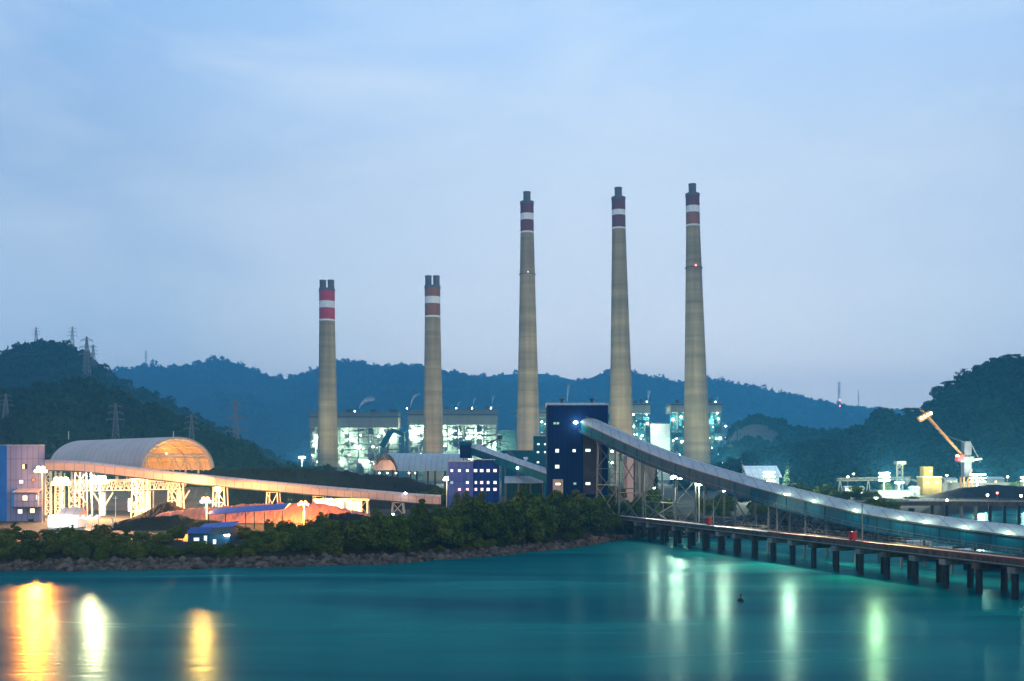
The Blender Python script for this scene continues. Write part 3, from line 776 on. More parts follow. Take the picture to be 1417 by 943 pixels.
# bent flue duct in front of the left boiler house
fd = thing('flue_duct', 'slanted dark teal flue duct between the two beige boiler houses', 'duct', (X(545, 1090), 1090, G))
b = MB(); b.beam(P(528, 619, 1090), P(541, 597, 1090), 6, 6); b.build('riser', M['tealpaint'], fd)
b = MB(); b.beam(P(541, 597, 1090) + Vector((.5, 0, 1)), P(560, 602, 1090), 4, 4); b.build('crossover', M['tealpaint'], fd)
b = MB(); b.bb(X(526, 1090), X(531, 1090), 1087, 1093, G, Z(620, 1090)); b.build('support', M['greensteel'], fd)
b = MB(); b.bb(X(556, 1090), X(560, 1090), 1087, 1093, G, Z(604, 1090)); b.build('support', M['greensteel'], fd)

# lights that wash the chimneys and the yard from below
def mast_proto():
    r = thing('floodlight_mast', 'proto', 'floodlight', (0, 0, 0))
    MB().lathe([(.5, 0), (.45, .6), (.28, .7), (.16, 17.6)], 10).build('mast', M['steel'], r)
    b = MB(); b.box((0, 0, 17.8), (3.4, .5, .35)); b.beam((-1.4, 0, 17.3), (1.4, 0, 17.3), .18); b.build('crossbar', M['steel'], r)
    for k in range(4):
        b = MB(); b.lathe([(.2, -.45), (.48, -.2), (.48, .25), (.2, .45)], 10, (-1.35 + .9 * k, -.35, 18.3)); b.build('lamp_head', M['e_green'], r)
    return r
MAST = mast_proto()
_first = [True]
def mast(u, yhead, d, label, power, color, m='e_green', fwd=2.0, hs=1.0, rows=1):
    global MAST
    zb = G - .3; sc = (Z(yhead, d) - zb) / 18.3
    if _first[0]: r = MAST; _first[0] = False; r.location = (X(u, d), d, zb)
    else: r = dup(MAST, (X(u, d), d, zb))
    r['label'] = label; r['group'] = 'floodlight masts'
    q_ = min(1.6, max(.8, d / 380)) * hs; r.scale = (q_, q_, sc * 1.0)
    if m != 'e_green':
        for c in r.children:
            if c.name.startswith('lamp_head'):
                c.data = MHEAD(c, m)
    for q in range(1, rows):                            # rows of heads added to mimic glare on the brightest masts, with their crossbars
        for c in [c for c in r.children if c.name.startswith(('lamp_head', 'crossbar')) and c.location.z == 0][:5]:
            e = c.copy(); COL.objects.link(e); e.parent = r; e.location = (0, 0, -q * 1.9 / sc)
    l = bpy.data.lights.new('flood_light', 'POINT'); l.energy = power; l.color = color; l.shadow_soft_size = .8
    lo = bpy.data.objects.new('flood_light', l); COL.objects.link(lo); lo.parent = r; lo.location = (0, -fwd, 18.2)
    return r
_mh = {}
def MHEAD(c, m):
    key = (c.data.name, m)
    if key not in _mh:
        me = c.data.copy(); me.materials.clear(); me.materials.append(M[m]); _mh[key] = me
    return _mh[key]
for (uu, dd, nm_) in ((454, 1000, 'crimson'), (600, 1000, 'rusty'), (731, 985, 'left tall'), (861, 970, 'middle tall'), (965, 955, 'right tall')):
    ch_ = [o for o in bpy.data.objects if o.name.startswith('chimney') and o.parent is None and abs(o.location.x - X(uu + .5, dd)) < 12][0]
    for sx in (-1, 1):
        pb = Vector((X(uu, dd) + sx * 22, dd - 62, G + 2)); b = MB(); b.lathe([(.3, -1.4), (.8, -1.0), (.9, -.1), (.5, 0)], 10, (pb.x, pb.y, pb.z)); b.build('base_floodlight', M['e_yellow'], ch_)
        flood(pb + Vector((0, 0, .6)), (X(uu, dd), dd, 95), 75000, (1, .68, .36), ch_, 70, 1.0)
mast(418, 633, 930, 'floodlight mast at the foot of the crimson banded chimney, its left side', 130000, COOL)
mast(350, 640, 800, 'lone white floodlight mast at the foot of the hill right of the left shed', 150000, COOL)
mast(625, 640, 860, 'floodlight mast at the foot of the rusty orange banded chimney', 70000, YEL, 'e_yellow')
mast(745, 615, 880, 'floodlight mast at the right foot of the tall chimney left of the navy tower', 70000, YEL, 'e_yellow')
mast(890, 640, 860, 'floodlight mast behind the inclined gallery, between the two rightmost chimneys', 90000, COOL)
mast(1004, 641, 880, 'floodlight mast at the right foot of the rightmost chimney', 90000, COOL)

# steam
def plume(u, y, d, du, dy, r1, label):
    a = P(u, y, d); pts = []; rs = []
    for i in range(9):
        t = i / 8
        pts.append(a + Vector((du * t ** 1.6 / F * d, 0, -dy * math.sin(t * PI / 2) / F * d)))
        rs.append(.35 + (r1 - .35) * t ** 1.2 if i < 8 else r1 * .55)
    b = MB(); b.fix = True; b.path(pts, rs, 12); o = b.build('steam_plume', STEAM)
    tag(o, label, 'steam', 'steam plumes above the boiler houses')
STEAM = bpy.data.materials.new('steam'); STEAM.use_nodes = True
_t = STEAM.node_tree; _t.nodes.remove(_t.nodes['Principled BSDF'])
_v = _t.nodes.new('ShaderNodeVolumePrincipled'); _v.inputs['Color'].default_value = (.97, .97, 1, 1)
_c = _t.nodes.new('ShaderNodeTexCoord'); _s = _t.nodes.new('ShaderNodeSeparateXYZ'); _t.links.new(_c.outputs['Generated'], _s.inputs[0])
_m = _t.nodes.new('ShaderNodeMapRange'); _m.inputs[1].default_value = 0; _m.inputs[2].default_value = .95; _m.inputs[3].default_value = 1.0; _m.inputs[4].default_value = 0.0; _t.links.new(_s.outputs[2], _m.inputs[0])
_p = _t.nodes.new('ShaderNodeMath'); _p.operation = 'POWER'; _p.inputs[1].default_value = 1.8; _t.links.new(_m.outputs[0], _p.inputs[0])
_n = _t.nodes.new('ShaderNodeTexNoise'); _n.inputs['Scale'].default_value = .35; _n.inputs['Detail'].default_value = 3; _t.links.new(_c.outputs['Object'], _n.inputs['Vector'])
_q = _t.nodes.new('ShaderNodeMath'); _q.operation = 'MULTIPLY'; _t.links.new(_p.outputs[0], _q.inputs[0]); _t.links.new(_n.outputs[0], _q.inputs[1])
_w = _t.nodes.new('ShaderNodeMath'); _w.operation = 'MULTIPLY'; _w.inputs[1].default_value = 3.0; _t.links.new(_q.outputs[0], _w.inputs[0])
_t.links.new(_w.outputs[0], _v.inputs['Density'])
_t.links.new(_v.outputs[0], _t.nodes['Material Output'].inputs['Volume'])
STEAM.cycles.volume_step_rate = 1.0
for uu, dd, pw in ((494, 1110, 5000), (566, 1110, 4000), (634, 1110, 2500), (656, 1110, 3000), (682, 1110, 3000), (786, 1094, 4500), (897, 1084, 4500), (992, 1074, 2500)):  # lamps added on the roofs to brighten the steam plumes
    own = b1 if uu < 560 else b2 if uu < 700 else b3 if uu < 800 else b4 if uu < 920 else b5
    zz = Z({b1: 571, b2: 567, b3: 566, b4: 558, b5: 558}[own], dd) + 1.2
    q = MB(); q.lathe([(.2, -.6), (.5, -.4), (.5, .2), (.2, .4)], 8, (X(uu, dd) - 2, dd - 3, zz)); q.build('steam_fill_lamp', M['e_green'], own)
    flood((X(uu, dd) - 2, dd - 3, zz + .6), (X(uu, dd) + 4, dd + 12, zz + 16), pw * 2.5, (.9, 1, 1), own, 80, .4)
plume(497, 566, 1122, 22, -15, 4.5, 'wide steam plume bending right beside the crimson banded chimney')
plume(568, 564, 1122, 14, -20, 3.0, 'slanted steam plume on the left roof corner behind the rusty banded chimney')
plume(633, 564, 1122, 5, -8, 1.8, 'small faint steam puff just right of the rusty banded chimney')
plume(655, 560, 1122, 4, -9, 2.2, 'short steam puff beside the middle roof vent of the second boiler house')
plume(681, 559, 1122, 4, -11, 2.2, 'short steam puff at the right roof end of the second boiler house')
plume(785, 556, 1100, 4, -26, 3.0, 'thin steam column rising above the navy tower roof')
plume(897, 557, 1098, 2, -18, 3.2, 'steam column on the roof right of the fourth chimney')
plume(992, 557, 1088, 2, -8, 1.6, 'tiny steam wisp on the roof right of the rightmost chimney')

# ------------------------------------------------------------------ windows helper
def window(parent, x, y, z, w_, h_, m, frame='dark', side=None):
    """front-facing window: frame (part) with a lit pane (sub-part)"""
    b = MB(); t = .12
    b.bb(x - w_ / 2 - t, x + w_ / 2 + t, y - .1, y + .05, z - h_ / 2 - t, z - h_ / 2); b.bb(x - w_ / 2 - t, x + w_ / 2 + t, y - .1, y + .05, z + h_ / 2, z + h_ / 2 + t)
    b.bb(x - w_ / 2 - t, x - w_ / 2, y - .1, y + .05, z - h_ / 2, z + h_ / 2); b.bb(x + w_ / 2, x + w_ / 2 + t, y - .1, y + .05, z - h_ / 2, z + h_ / 2)
    f = b.build('window', M[frame], parent)
    MB().bb(x - w_ / 2, x + w_ / 2, y - .06, y + .03, z - h_ / 2, z + h_ / 2).build('pane', M[m], f)
    return f

# ------------------------------------------------------------------ navy transfer tower
d = 300.0
nt_ = thing('transfer_tower', 'tall navy blue clad transfer tower where the inclined gallery ends', 'industrial tower', (X(799, d), d + 7, G))
xa, xb = X(757.5, d), X(841, d); zt = Z(561, d)
MB().bb(xa, xb, d, d + 14, G - .5, zt).build('wall', M['navy'], nt_)
b = MB(); b.bb(xa - .15, xb + .3, d - .15, d + 14.2, zt + .01, zt + .5); b.add([(xa - .1, d - .1, zt + .5), (xb + .2, d - .1, zt + .5), (xb + .2, d + 14, zt + 1.6), (xa - .1, d + 14, zt + 1.6), (xa - .1, d + 14, zt + .5), (xb + .2, d + 14, zt + .5)], [(0, 1, 2, 3), (3, 2, 5, 4), (0, 3, 4), (1, 5, 2)])
b.build('roof', M['greyroof'], nt_)
for uv in (779, 822):
    b = MB(); b.lathe([(.35, 0), (.35, .7), (.8, .75), (.8, 1.1), (.2, 1.4)], 12, (X(uv, d), d + 8, zt + 1.3)); b.build('roof_vent', M['dark'], nt_)
MB().bb(X(807, d), X(833, d), d - .12, d - .003, Z(684, d), Z(597, d)).build('recess_panel', M['brownpanel'], nt_)  # flat dark brown sheet standing in for a recess
b = MB()
for k in range(10):
    xx = xa + (xb - xa) * k / 9.0
    if k in (0, 9): b.bb(xx - .12, xx + .12, d - .09, d - .002, G, zt - .02)
b.build('corner_trim', M['navyside'], nt_)
for (uu, yy, ww, hh, mm) in [(767.5, 586, .7, .6, 'w_dim'), (772, 586, .7, .6, 'w_dim'), (771, 624, 1.0, 1.0, 'w_cool'), (794.5, 624, .9, .8, 'w_cool'), (771, 646, 1.2, 1.0, 'w_cool'), (795.5, 669.5, .8, .6, 'w_dim')]:
    window(nt_, X(uu, d), d, Z(yy, d), ww, hh, mm)
for (uu, yy, ww, hh, mm) in [(813.5, 623.5, 1.5, .8, 'w_cool'), (813.5, 669.5, 1.4, .8, 'w_cool')]:
    window(nt_, X(uu, d), d - .13, Z(yy, d), ww, hh, mm)
b = MB(); b.bb(X(765, d), X(779, d), d - .5, d - .01, Z(684, d), Z(663.5, d)); b.build('porch', M['pinkwall'], nt_)
window(nt_, X(772, d), d - .5, Z(670, d), 1.5, .7, 'w_warm')
b = MB(); b.bb(X(791, d), X(793, d), d - .6, d - .02, Z(586, d), Z(584, d)); bl = b.build('wall_lamp', M['dark'], nt_)
b = MB(); b.lathe([(.2, -.4), (.55, -.2), (.55, .2), (.2, .4)], 10, (X(796.5, d), d - .7, Z(585, d))); b.build('glow_globe', M['e_green'], bl)
lamp((X(796.5, d), d - 1.8, Z(586, d)), 800, COOL, bl, .3)
# teal annex behind
d = 480.0
an = thing('annex_building', 'small teal clad annex with four lit windows left of the navy tower', 'building', (X(748, d), d + 8, G))
MB().bb(X(738.5, d), X(762, d), d, d + 16, G - .5, Z(604, d)).build('wall', M['tealpaint'], an)
MB().bb(X(738, d), X(762.5, d), d - .3, d + 16.3, Z(604, d) + .01, Z(602.5, d)).build('roof', M['greyroof'], an)
for uu, yy in ((745, 615), (754.5, 615), (744.5, 626), (754.5, 626), (744.5, 640)):
    window(an, X(uu, d), d, Z(yy, d), 1.1, .8, 'w_cool')
d = 520.0
lw = thing('workshop', 'long low teal clad workshop behind the small gallery', 'building', (X(712, d), d + 8, G))
MB().bb(X(694, d), X(739.5, d), d, d + 18, G - .5, Z(625, d)).build('wall', M['tealpaint'], lw)
MB().bb(X(693.5, d), X(740, d), d - .4, d + 18.4, Z(625, d) + .01, Z(623.5, d)).build('roof', M['dark'], lw)
for uu in (700, 712, 726): window(lw, X(uu, d), d, Z(634, d), 1.2, .9, 'w_dim')

# blue office building with rows of windows
d = 335.0
ob = thing('office_building', 'blue three storey building with rows of lit pink white windows', 'building', (X(655, d), d + 7, G))
MB().bb(X(655.2, d), X(691, d), d, d + 14, G - .5, Z(637, d)).build('wall', M['bluewall'], ob)
MB().bb(X(620.5, d), X(655, d), d - 1.2, d + 14, G - .5, Z(639.5, d)).build('pale_wing', M['lavwall'], ob, label='pale blue wing with fewer lit windows')
MB().bb(X(619.5, d), X(656, d), d - 1.5, d + 14.3, Z(639.5, d) + .01, Z(637.5, d)).build('wing_roof', M['greyroof'], ob)
MB().bb(X(656.2, d), X(692, d), d - .4, d + 14.3, Z(637, d) + .01, Z(635.6, d)).build('roof', M['greyroof'], ob)
for yy, cols in ((651.5, [(658, 1.1), (666.5, 1.1), (675.5, 1.0), (685, 1.1)]), (668, [(658.5, .7), (666.5, 1.0), (675.5, .8), (685, 1.0)]), (677.5, [(658.5, .8), (667, .9), (675.5, 1.0), (685, 1.1)])):
    for uu, ww in cols: window(ob, X(uu, d), d, Z(yy, d), ww, .95, 'w_white' if yy < 660 else random.choice(['w_pink', 'w_white', 'w_cool']))
for uu, yy, mm in ((625.5, 651.5, 'w_pink'), (636, 651.5, 'w_white'), (647, 651.5, 'w_white'), (625.5, 668, 'w_dim'), (647, 668, 'w_cool'), (636, 677.5, 'w_pink'), (647, 677.5, 'w_pink')):
    window(ob, X(uu, d), d - 1.2, Z(yy, d), .9, .85, mm)
b = MB()
for uu in (629, 641, 652):
    b.bb(X(uu, d) - .1, X(uu, d) + .1, d - 1.35, d - 1.203, G, Z(640, d))
b.build('downpipe', M['lavwall'], ob)

# small inclined gallery with head house
sg = thing('conveyor_gallery', 'short navy conveyor gallery sloping down from a head house to the navy tower', 'conveyor', (X(700, 325), 325, G), 'enclosed conveyor galleries')
def gallery_run(parent, A, B, width, hgt, rise, msid, mroof, n=1, perp=None, nm=('side_wall', 'roof')):
    """straight enclosed conveyor from A to B (front lower edge points)"""
    A = Vector(A); B = Vector(B); dxy = Vector((B.x - A.x, B.y - A.y, 0)).normalized()
    pr = perp or Vector((-dxy.y, dxy.x, 0))
    if pr.y < 0: pr = -pr
    up = Vector((0, 0, 1))
    MB().extrude([(0, 0, 0), pr * width, pr * width + up * hgt, up * hgt], A, B).build(nm[0], M[msid], parent)
    prof = []
    for i in range(9):
        t = i / 8; prof.append(pr * (-.25 + (width + .5) * t) + up * (hgt + .02 + rise * math.sin(PI * t)))
    prof2 = [p - up * .0 for p in prof] + [pr * (width + .25) + up * (hgt - .25), pr * (-.25) + up * (hgt - .25)]
    prof2 = prof + [pr * (width + .25) + up * (hgt + .01), pr * (-.25) + up * (hgt + .01)]
    MB().extrude(prof, A, B).build(nm[1], M[mroof], parent)
gallery_run(sg, P(650, 629, 350), P(760, 669, 306), 5, 2.6, .9, 'navyside', 'greyroof')
d = 350
MB().bb(X(636.5, d), X(652, d), d - 1, d + 8, Z(634, d), Z(616.5, d)).build('head_house', M['navy'], sg)
b = MB(); b.extrude([(0, 0, 0), (0, 9.6, 0), (0, 9.6, 1.3), (0, 4.8, 1.7), (0, 0, 1.2)], (X(635.5, d), d - 1.3, Z(616.5, d) + .01), (X(653, d), d - 1.3, Z(616.5, d) - .1)); b.build('head_roof', M['navyside'], sg)
for uu, dd in ((641, 352), (649, 354), (683, 338), (718, 325)):
    yb = np.interp(uu, [650, 760], [629, 669]) if uu > 650 else 634
    b = MB(); zb = Z(yb, dd) - .1
    b.beam((X(uu, dd), dd + .6, G - .5), (X(uu, dd), dd + .6, zb), .35); b.beam((X(uu, dd) + .8, dd + 4.2, G - .5), (X(uu, dd) + .8, dd + 4.2, zb), .35)
    b.beam((X(uu, dd), dd + .6, G + 2), (X(uu, dd) + .8, dd + 4.2, zb - 1), .2)
    b.build('trestle_leg', M['steel'], sg)
b = MB(); b.lathe([(.1, -.3), (.35, -.1), (.35, .2), (.1, .4)], 8, P(716, 648, 322)); b.build('lamp_globe', M['e_white'], sg)
# lattice mast with derrick behind
lc = thing('derrick', 'dark lattice derrick with slanted jibs behind the short navy gallery', 'derrick', (X(686, 420), 420, G))
b = MB()
for uu in (680, 692):
    b.beam(P(uu, 660, 420), P(uu, 604 if uu == 692 else 610, 420), .45)
for k in range(6):
    y0 = 650 - k * 7; b.beam(P(680, y0, 420), P(692, y0 - 7, 420), .22); b.beam(P(692, y0, 420), P(680, y0 - 7, 420), .22)
b.build('mast', M['dark'], lc)
b = MB(); b.beam(P(692, 606, 420), P(662, 620, 420), .4); b.beam(P(680, 611, 420), P(664, 621, 420), .25); b.build('jib', M['dark'], lc)
b = MB(); b.beam(P(692, 606, 420), P(712, 632, 420), .3); b.beam(P(692, 612, 420), P(716, 640, 420), .3); b.build('backstay', M['steel'], lc)
MB().bb(X(689, 420), X(695, 420), 418.5, 421, Z(608, 420), Z(603, 420)).build('machine_box', M['dark'], lc)
# conveyor crossing below it (light bright chute)
ch = thing('loading_chute', 'pale slanted chutes crossing behind the short navy gallery', 'chute', (X(710, 400), 400, G))
for (a, c) in (((699, 628), (716, 641)), ((730, 633), (724, 641))):
    b = MB(); b.beam(P(*a, 400), P(*c, 400), 1.2, .9); b.build('chute', M['whitewall'], ch)
for uu, yy in ((699, 629), (716, 642), (727, 638)):
    b = MB(); b.beam(P(uu, yy, 400.6), (X(uu, 400.6), 400.6, G - .3), .35); b.build('leg', M['steel'], ch)
# low shed roof below the short gallery
ls = thing('open_shed', 'grey roofed open shed between the blue building and the navy tower', 'shed', (X(725, 318), 320, G))
b = MB(); b.extrude([(0, 0, 0), (0, 9, 2.0), (0, 9, 2.2), (0, 0, .2)], (X(698, 318), 318, Z(669, 318)), (X(752, 318), 318, Z(669, 318))); b.build('roof', M['greyroof'], ls)
for uu in (700, 717, 734, 751):
    MB().bb(X(uu, 318) - .12, X(uu, 318) + .12, 318.3, 318.6, G - .5, Z(669, 318) + .02).build('post', M['steel'], ls)
MB().bb(X(699, 327), X(752, 327), 327, 327.3, G - .5, Z(669, 318) + 1.9).build('back_wall', M['tealpaint'], ls)

# ------------------------------------------------------------------ main inclined gallery over the jetty
gu = [800, 850, 900, 950, 1000, 1063, 1130, 1193, 1260, 1330, 1417, 1500]
gy = [582, 606, 628.5, 646.5, 661.5, 680, 696, 711.5, 721.5, 731.5, 742.5, 752]
A0 = Vector((X(803, 300.0), 300.0)); B0 = Vector((X(1417, 172.0), 172.0)); dv = (B0 - A0)
GLEN = dv.length; gdir = dv.normalized(); gper = Vector((-gdir.y, gdir.x, 0));
if gper.y < 0: gper = -gper
GH, GW, GR = 3.3, 6.6, 1.45
def gal(s):
    """front top edge of the gallery at s metres from the tower"""
    p = A0 + gdir * s; u = 708.5 + p.x / p.y * F
    y = np.interp(u, gu, gy)
    return Vector((p.x, p.y, EYE + (HOR - y) / F * p.y))
ss = np.linspace(0.6, GLEN + 26, 60)
gp = [gal(s) for s in ss]
zsm = np.array([p.z for p in gp]); zs2 = zsm.copy()
for _ in range(6): zs2[1:-1] = (zs2[:-2] + zs2[1:-1] * 2 + zs2[2:]) / 4
for p, z in zip(gp, zs2): p.z = z
ig = thing('conveyor_gallery', 'long blue conveyor gallery curving down from the navy tower beside the jetty', 'conveyor', (gp[30].x, gp[30].y, 0), 'enclosed conveyor galleries')
up = Vector((0, 0, 1))
def strip(poly_fn, name, m, smooth=False):
    n = len(poly_fn(gp[0])); vs = []; fs = []
    for p in gp: vs += poly_fn(p)
    for i in range(len(gp) - 1):
        for k in range(n):
            fs.append((i * n + k, i * n + (k + 1) % n, (i + 1) * n + (k + 1) % n, (i + 1) * n + k))
    fs += [tuple(range(n - 1, -1, -1)), tuple(range((len(gp) - 1) * n, len(gp) * n))]
    b = MB(); b.add(vs, fs); return b.build(name, m, ig)
_swo = strip(lambda p: [p - up * GH, p - up * GH + gper * GW, p + gper * GW - up * .02, p - up * .02], 'side_wall', M['navyside'])
def roofp(p):
    r = []
    for i in range(13):
        t = i / 12; r.append(p + gper * (-.3 + (GW + .6) * t) + up * (.0 + GR * math.sin(PI * t) ** .8))
    return r
_roofo = strip(roofp, 'roof', M['greyroof'])
strip(lambda p: [p - gper * .36 - up * .30, p - gper * .06 - up * .30, p - gper * .06 - up * .03, p - gper * .36 - up * .03], 'gutter', M['dark'])
strip(lambda p: [p - gper * .9 - up * (GH - .1), p - gper * .02 - up * (GH - .1), p - gper * .02 - up * (GH - .3), p - gper * .9 - up * (GH - .3)], 'walkway', M['navyside'])
b = MB()
for p in gp[::2]:
    q = p - gper * .035
    b.beam(q - up * .34, q - up * (GH - .02), .14, .07)
_swt = b.build('rib_tmp', M['navyside'], ig); join_into(_swo, _swt)
b = MB(); rr_ = [p - gper * .85 - up * (GH - .12) for p in gp]
for k in range(len(rr_) - 1):
    b.beam(rr_[k] + up * 1.0, rr_[k + 1] + up * 1.0, .06); b.beam(rr_[k] + up * .5, rr_[k + 1] + up * .5, .05); b.beam(rr_[k], rr_[k] + up * 1.0, .06)
b.build('walkway_handrail', M['steel'], ig)
b = MB()                                             # roof seams
for i in range(0, len(gp), 1):
    r = roofp(gp[i])
    for k in range(12): b.beam(r[k] + up * .015, r[k + 1] + up * .015, .05, .05)
_ro = b.build('seam_tmp', M['greyroof'], ig); join_into(_roofo, _ro)
b = MB()
r = [roofp(p)[3] for p in gp]
for k in range(len(r) - 1):
    b.beam(r[k] + up * .55, r[k + 1] + up * .55, .07); b.beam(r[k], r[k] + up * .55, .06)
b.build('roof_handrail', M['steel'], ig)
nb = 13
bent = []
for k in range(nb):
    s = 9 + k * 12.2; i = int(np.argmin(abs(ss - s))); p = gp[i]
    zb = p.z - GH - .32
    zg = -1.5 if p.y < 262 else G - .8
    f0 = Vector((p.x, p.y, 0)) - gper * .2; f1 = Vector((p.x, p.y, 0)) + gper * (GW + .2)
    t0 = Vector((p.x, p.y, 0)) + gper * .3; t1 = Vector((p.x, p.y, 0)) + gper * (GW - .3)
    bent.append((f0, f1, t0, t1, zb, zg))
    for (a, c) in ((f0, t0), (f1, t1)):
        b = MB(); b.tube((a.x, a.y, zg), (c.x, c.y, zb), .3, .24, 10); b.build('leg', M['steel'], ig)
    b = MB(); b.beam((t0.x, t0.y, zb - .2), (t1.x, t1.y, zb - .2), .4)
    h = zb - max(zg, 3)
    if h > 4:
        nlev = max(1, int(h / 7))
        for q in range(nlev):
            za = max(zg, 3) + h * q / nlev; zc = max(zg, 3) + h * (q + 1) / nlev
            b.beam((f0.x, f0.y, za), (f1.x, f1.y, zc - .4), .2); b.beam((f1.x, f1.y, za), (f0.x, f0.y, zc - .4), .2)
            b.beam((f0.x, f0.y, za + .1), (f1.x, f1.y, za + .1), .22)
    b.build('cross_brace', M['steel'], ig)
for k in range(nb - 1):
    a = bent[k]; c = bent[k + 1]
    if a[4] - a[5] > 8 and k not in (3,):
        b = MB(); zl = max(a[5], 4) + .5; zh = min(a[4], c[4]) - 1
        if k % 2 == 0 or k < 6:
            b.beam((a[0].x, a[0].y, zl), (c[0].x, c[0].y, zh * .62), .22); b.beam((a[0].x, a[0].y, zh * .62), (c[0].x, c[0].y, zl), .22)
            b.beam((a[0].x, a[0].y, zh * .64), (c[0].x, c[0].y, zh * .64), .22)
            b.build('side_brace', M['steel'], ig)
for uu in (1332, 1390, 1090, 1131, 1185, 1245, 1290):  # the last three lamps are additions that light the side wall
    i = int(np.argmin([abs(708.5 + q.x / q.y * F - uu) for q in gp])); p = gp[i]
    b = MB(); b.lathe([(.1, -.15), (.3, -.05), (.3, .15), (.1, .25)], 8, p - gper * .3 + up * .3); b.build('edge_lamp', M['e_yellow'], ig)
    lamp(p - gper * 1.4 + up * .9, 420, (.75, 1, .72), ig, .2)

# concrete pier block below the gallery
d = 330.0
cb = thing('switch_house', 'grey concrete block with a pale pink end panel under the inclined gallery', 'building', (X(888, d), d + 5, G))
MB().bb(X(877.2, d), X(909, d), d, d + 9, G - .5, Z(628, d)).build('wall', M['concrete'], cb)
MB().bb(X(867.5, d), X(877, d), d - .6, d + 9, G - .5, Z(631, d)).build('end_panel', M['pinkwall'], cb, label='pale pink end panel')
b = MB(); b.bb(X(876.3, d), X(878.4, d), d - .65, d - .605 + .5, G - .5, Z(630, d)); b.build('dark_joint', M['dark'], cb)
b = MB(); b.bb(X(887.5, d), X(889, d), d - .12, d - .003, G, Z(637, d)); b.build('downpipe', M['dark'], cb)
lamp((X(872, 322), 318, Z(655, 322)), 900, (1, .75, .7), cb, .5)

# steel frame tower just right of the navy tower
ft = thing('stair_frame', 'open steel stair frame standing against the right side of the navy tower', 'stair tower', (X(851, 318), 318, G))
xs = (X(843, 318), X(861, 318)); ys = (316, 321)
for xx in xs:
    for yy in ys: MB().bb(xx - .15, xx + .15, yy - .15, yy + .15, G - .5, Z(598, 318)).build('post', M['greensteel'], ft)
for k in range(6):
    z0 = G + 1 + k * 4.2; b = MB(); b.bb(xs[0] - .2, xs[1] + .2, ys[0] - .2, ys[1] + .2, z0 - .08, z0 + .08); b.build('landing', M['greensteel'], ft)
    b = MB(); a_, c_ = (xs[0], xs[1]) if k % 2 else (xs[1], xs[0]); b.beam((a_, ys[0] - .2, z0), (c_, ys[0] - .2, z0 + 4.0), .28); b.build('flight', M['steel'], ft)
for yy in (625, 641):
    b = MB(); b.lathe([(.1, -.3), (.32, -.1), (.32, .2), (.1, .35)], 8, P(847, yy, 315)); b.build('lamp_globe', M['e_green'], ft)
lamp(P(852, 640, 313), 700, COOL, ft, .3)

# ------------------------------------------------------------------ jetty
JA = Vector((X(880, 268.0), 268.0)); JB = Vector((X(1417, 147.0), 147.0)); jd = (JB - JA).normalized(); JL = (JB - JA).length
jp = Vector((-jd.y, jd.x));
if jp.y < 0: jp = -jp
DZ = 6.0; JW = 6.2
def J(s, o, z): q = JA + jd * s + jp * o; return Vector((q.x, q.y, z))
jt = thing('jetty', 'long concrete jetty on dark piles running out over the teal water', 'jetty', (JA.x, JA.y, 0))
S0, S1 = -16.0, JL + 55
def jbox(s0, s1, o0, o1, z0, z1):
    b = MB(); vs = [J(s0, o0, z0), J(s1, o0, z0), J(s1, o1, z0), J(s0, o1, z0), J(s0, o0, z1), J(s1, o0, z1), J(s1, o1, z1), J(s0, o1, z1)]
    return b.add(vs, [(3, 2, 1, 0), (4, 5, 6, 7), (0, 1, 5, 4), (1, 2, 6, 5), (2, 3, 7, 6), (3, 0, 4, 7)])
jbox(S0, S1, .32, JW - .32, DZ - .75, DZ - .25).build('deck_slab', M['deck'], jt)
_eb = jbox(S0, S1, 0, .3, DZ - 1.15, DZ).build('edge_beam', M['deckedge'], jt)
jbox(S0, S1, JW - .3, JW, DZ - 1.15, DZ).build('edge_beam', M['deckedge'], jt)
nbent = int((S1 - S0) / 7)
for k in range(nbent):
    s = S0 + 9 + 7 * k
    jbox(s - .7, s + .7, -.25, JW + .2, DZ - 2.1, DZ - 1.17).build('pile_cap', M['concrete'] if k % 3 else M['deckedge'], jt)
    for o in (.55, JW - .6):
        q = J(s, o, 0); b = MB(); b.tube((q.x, q.y, -2.9), (q.x, q.y, DZ - 2.12), .52, .52, 14)
        b.build('pile', M['pile'], jt)
b = MB(); b.path([J(s, -.22, DZ - .85) for s in np.linspace(S0, S1, 12)], .12, 8); b.build('service_pipe', M['steel'], jt)
b = MB(); b.path([J(s, 1.0, DZ - .05) for s in np.linspace(S0, S1, 12)], .16, 8); b.path([J(s, 1.5, DZ - .05) for s in np.linspace(S0, S1, 12)], .16, 8); b.build('deck_pipe', M['whitewall'], jt)
def rail(o, m, s0, s1, name):
    b = MB()
    for s in np.arange(s0, s1, 2.0):
        b.beam(J(s, o, DZ), J(s, o, DZ + 1.0), .07)
    for zz in (.5, 1.0): b.beam(J(s0, o, DZ + zz), J(s1, o, DZ + zz), .06)
    b.build(name, m, jt)
rail(JW - .15, M['dark'], S0, S1, 'handrail')
b = MB()
for s in np.arange(S0, S1, 1.3): b.beam(J(s, -.03, DZ - 1.1), J(s, -.03, DZ - .25), .12, .08)
join_into(_eb, b.build('stiff_tmp', M['deckedge'], jt))
jbox(S0 + 78, S1, -.02, .34, DZ + .005, DZ + .22).build('red_kerb', M['railred'], jt)
jbox(S0, S0 + 77.9, -.02, .34, DZ + .005, DZ + .14).build('white_kerb', M['whitewall'], jt)
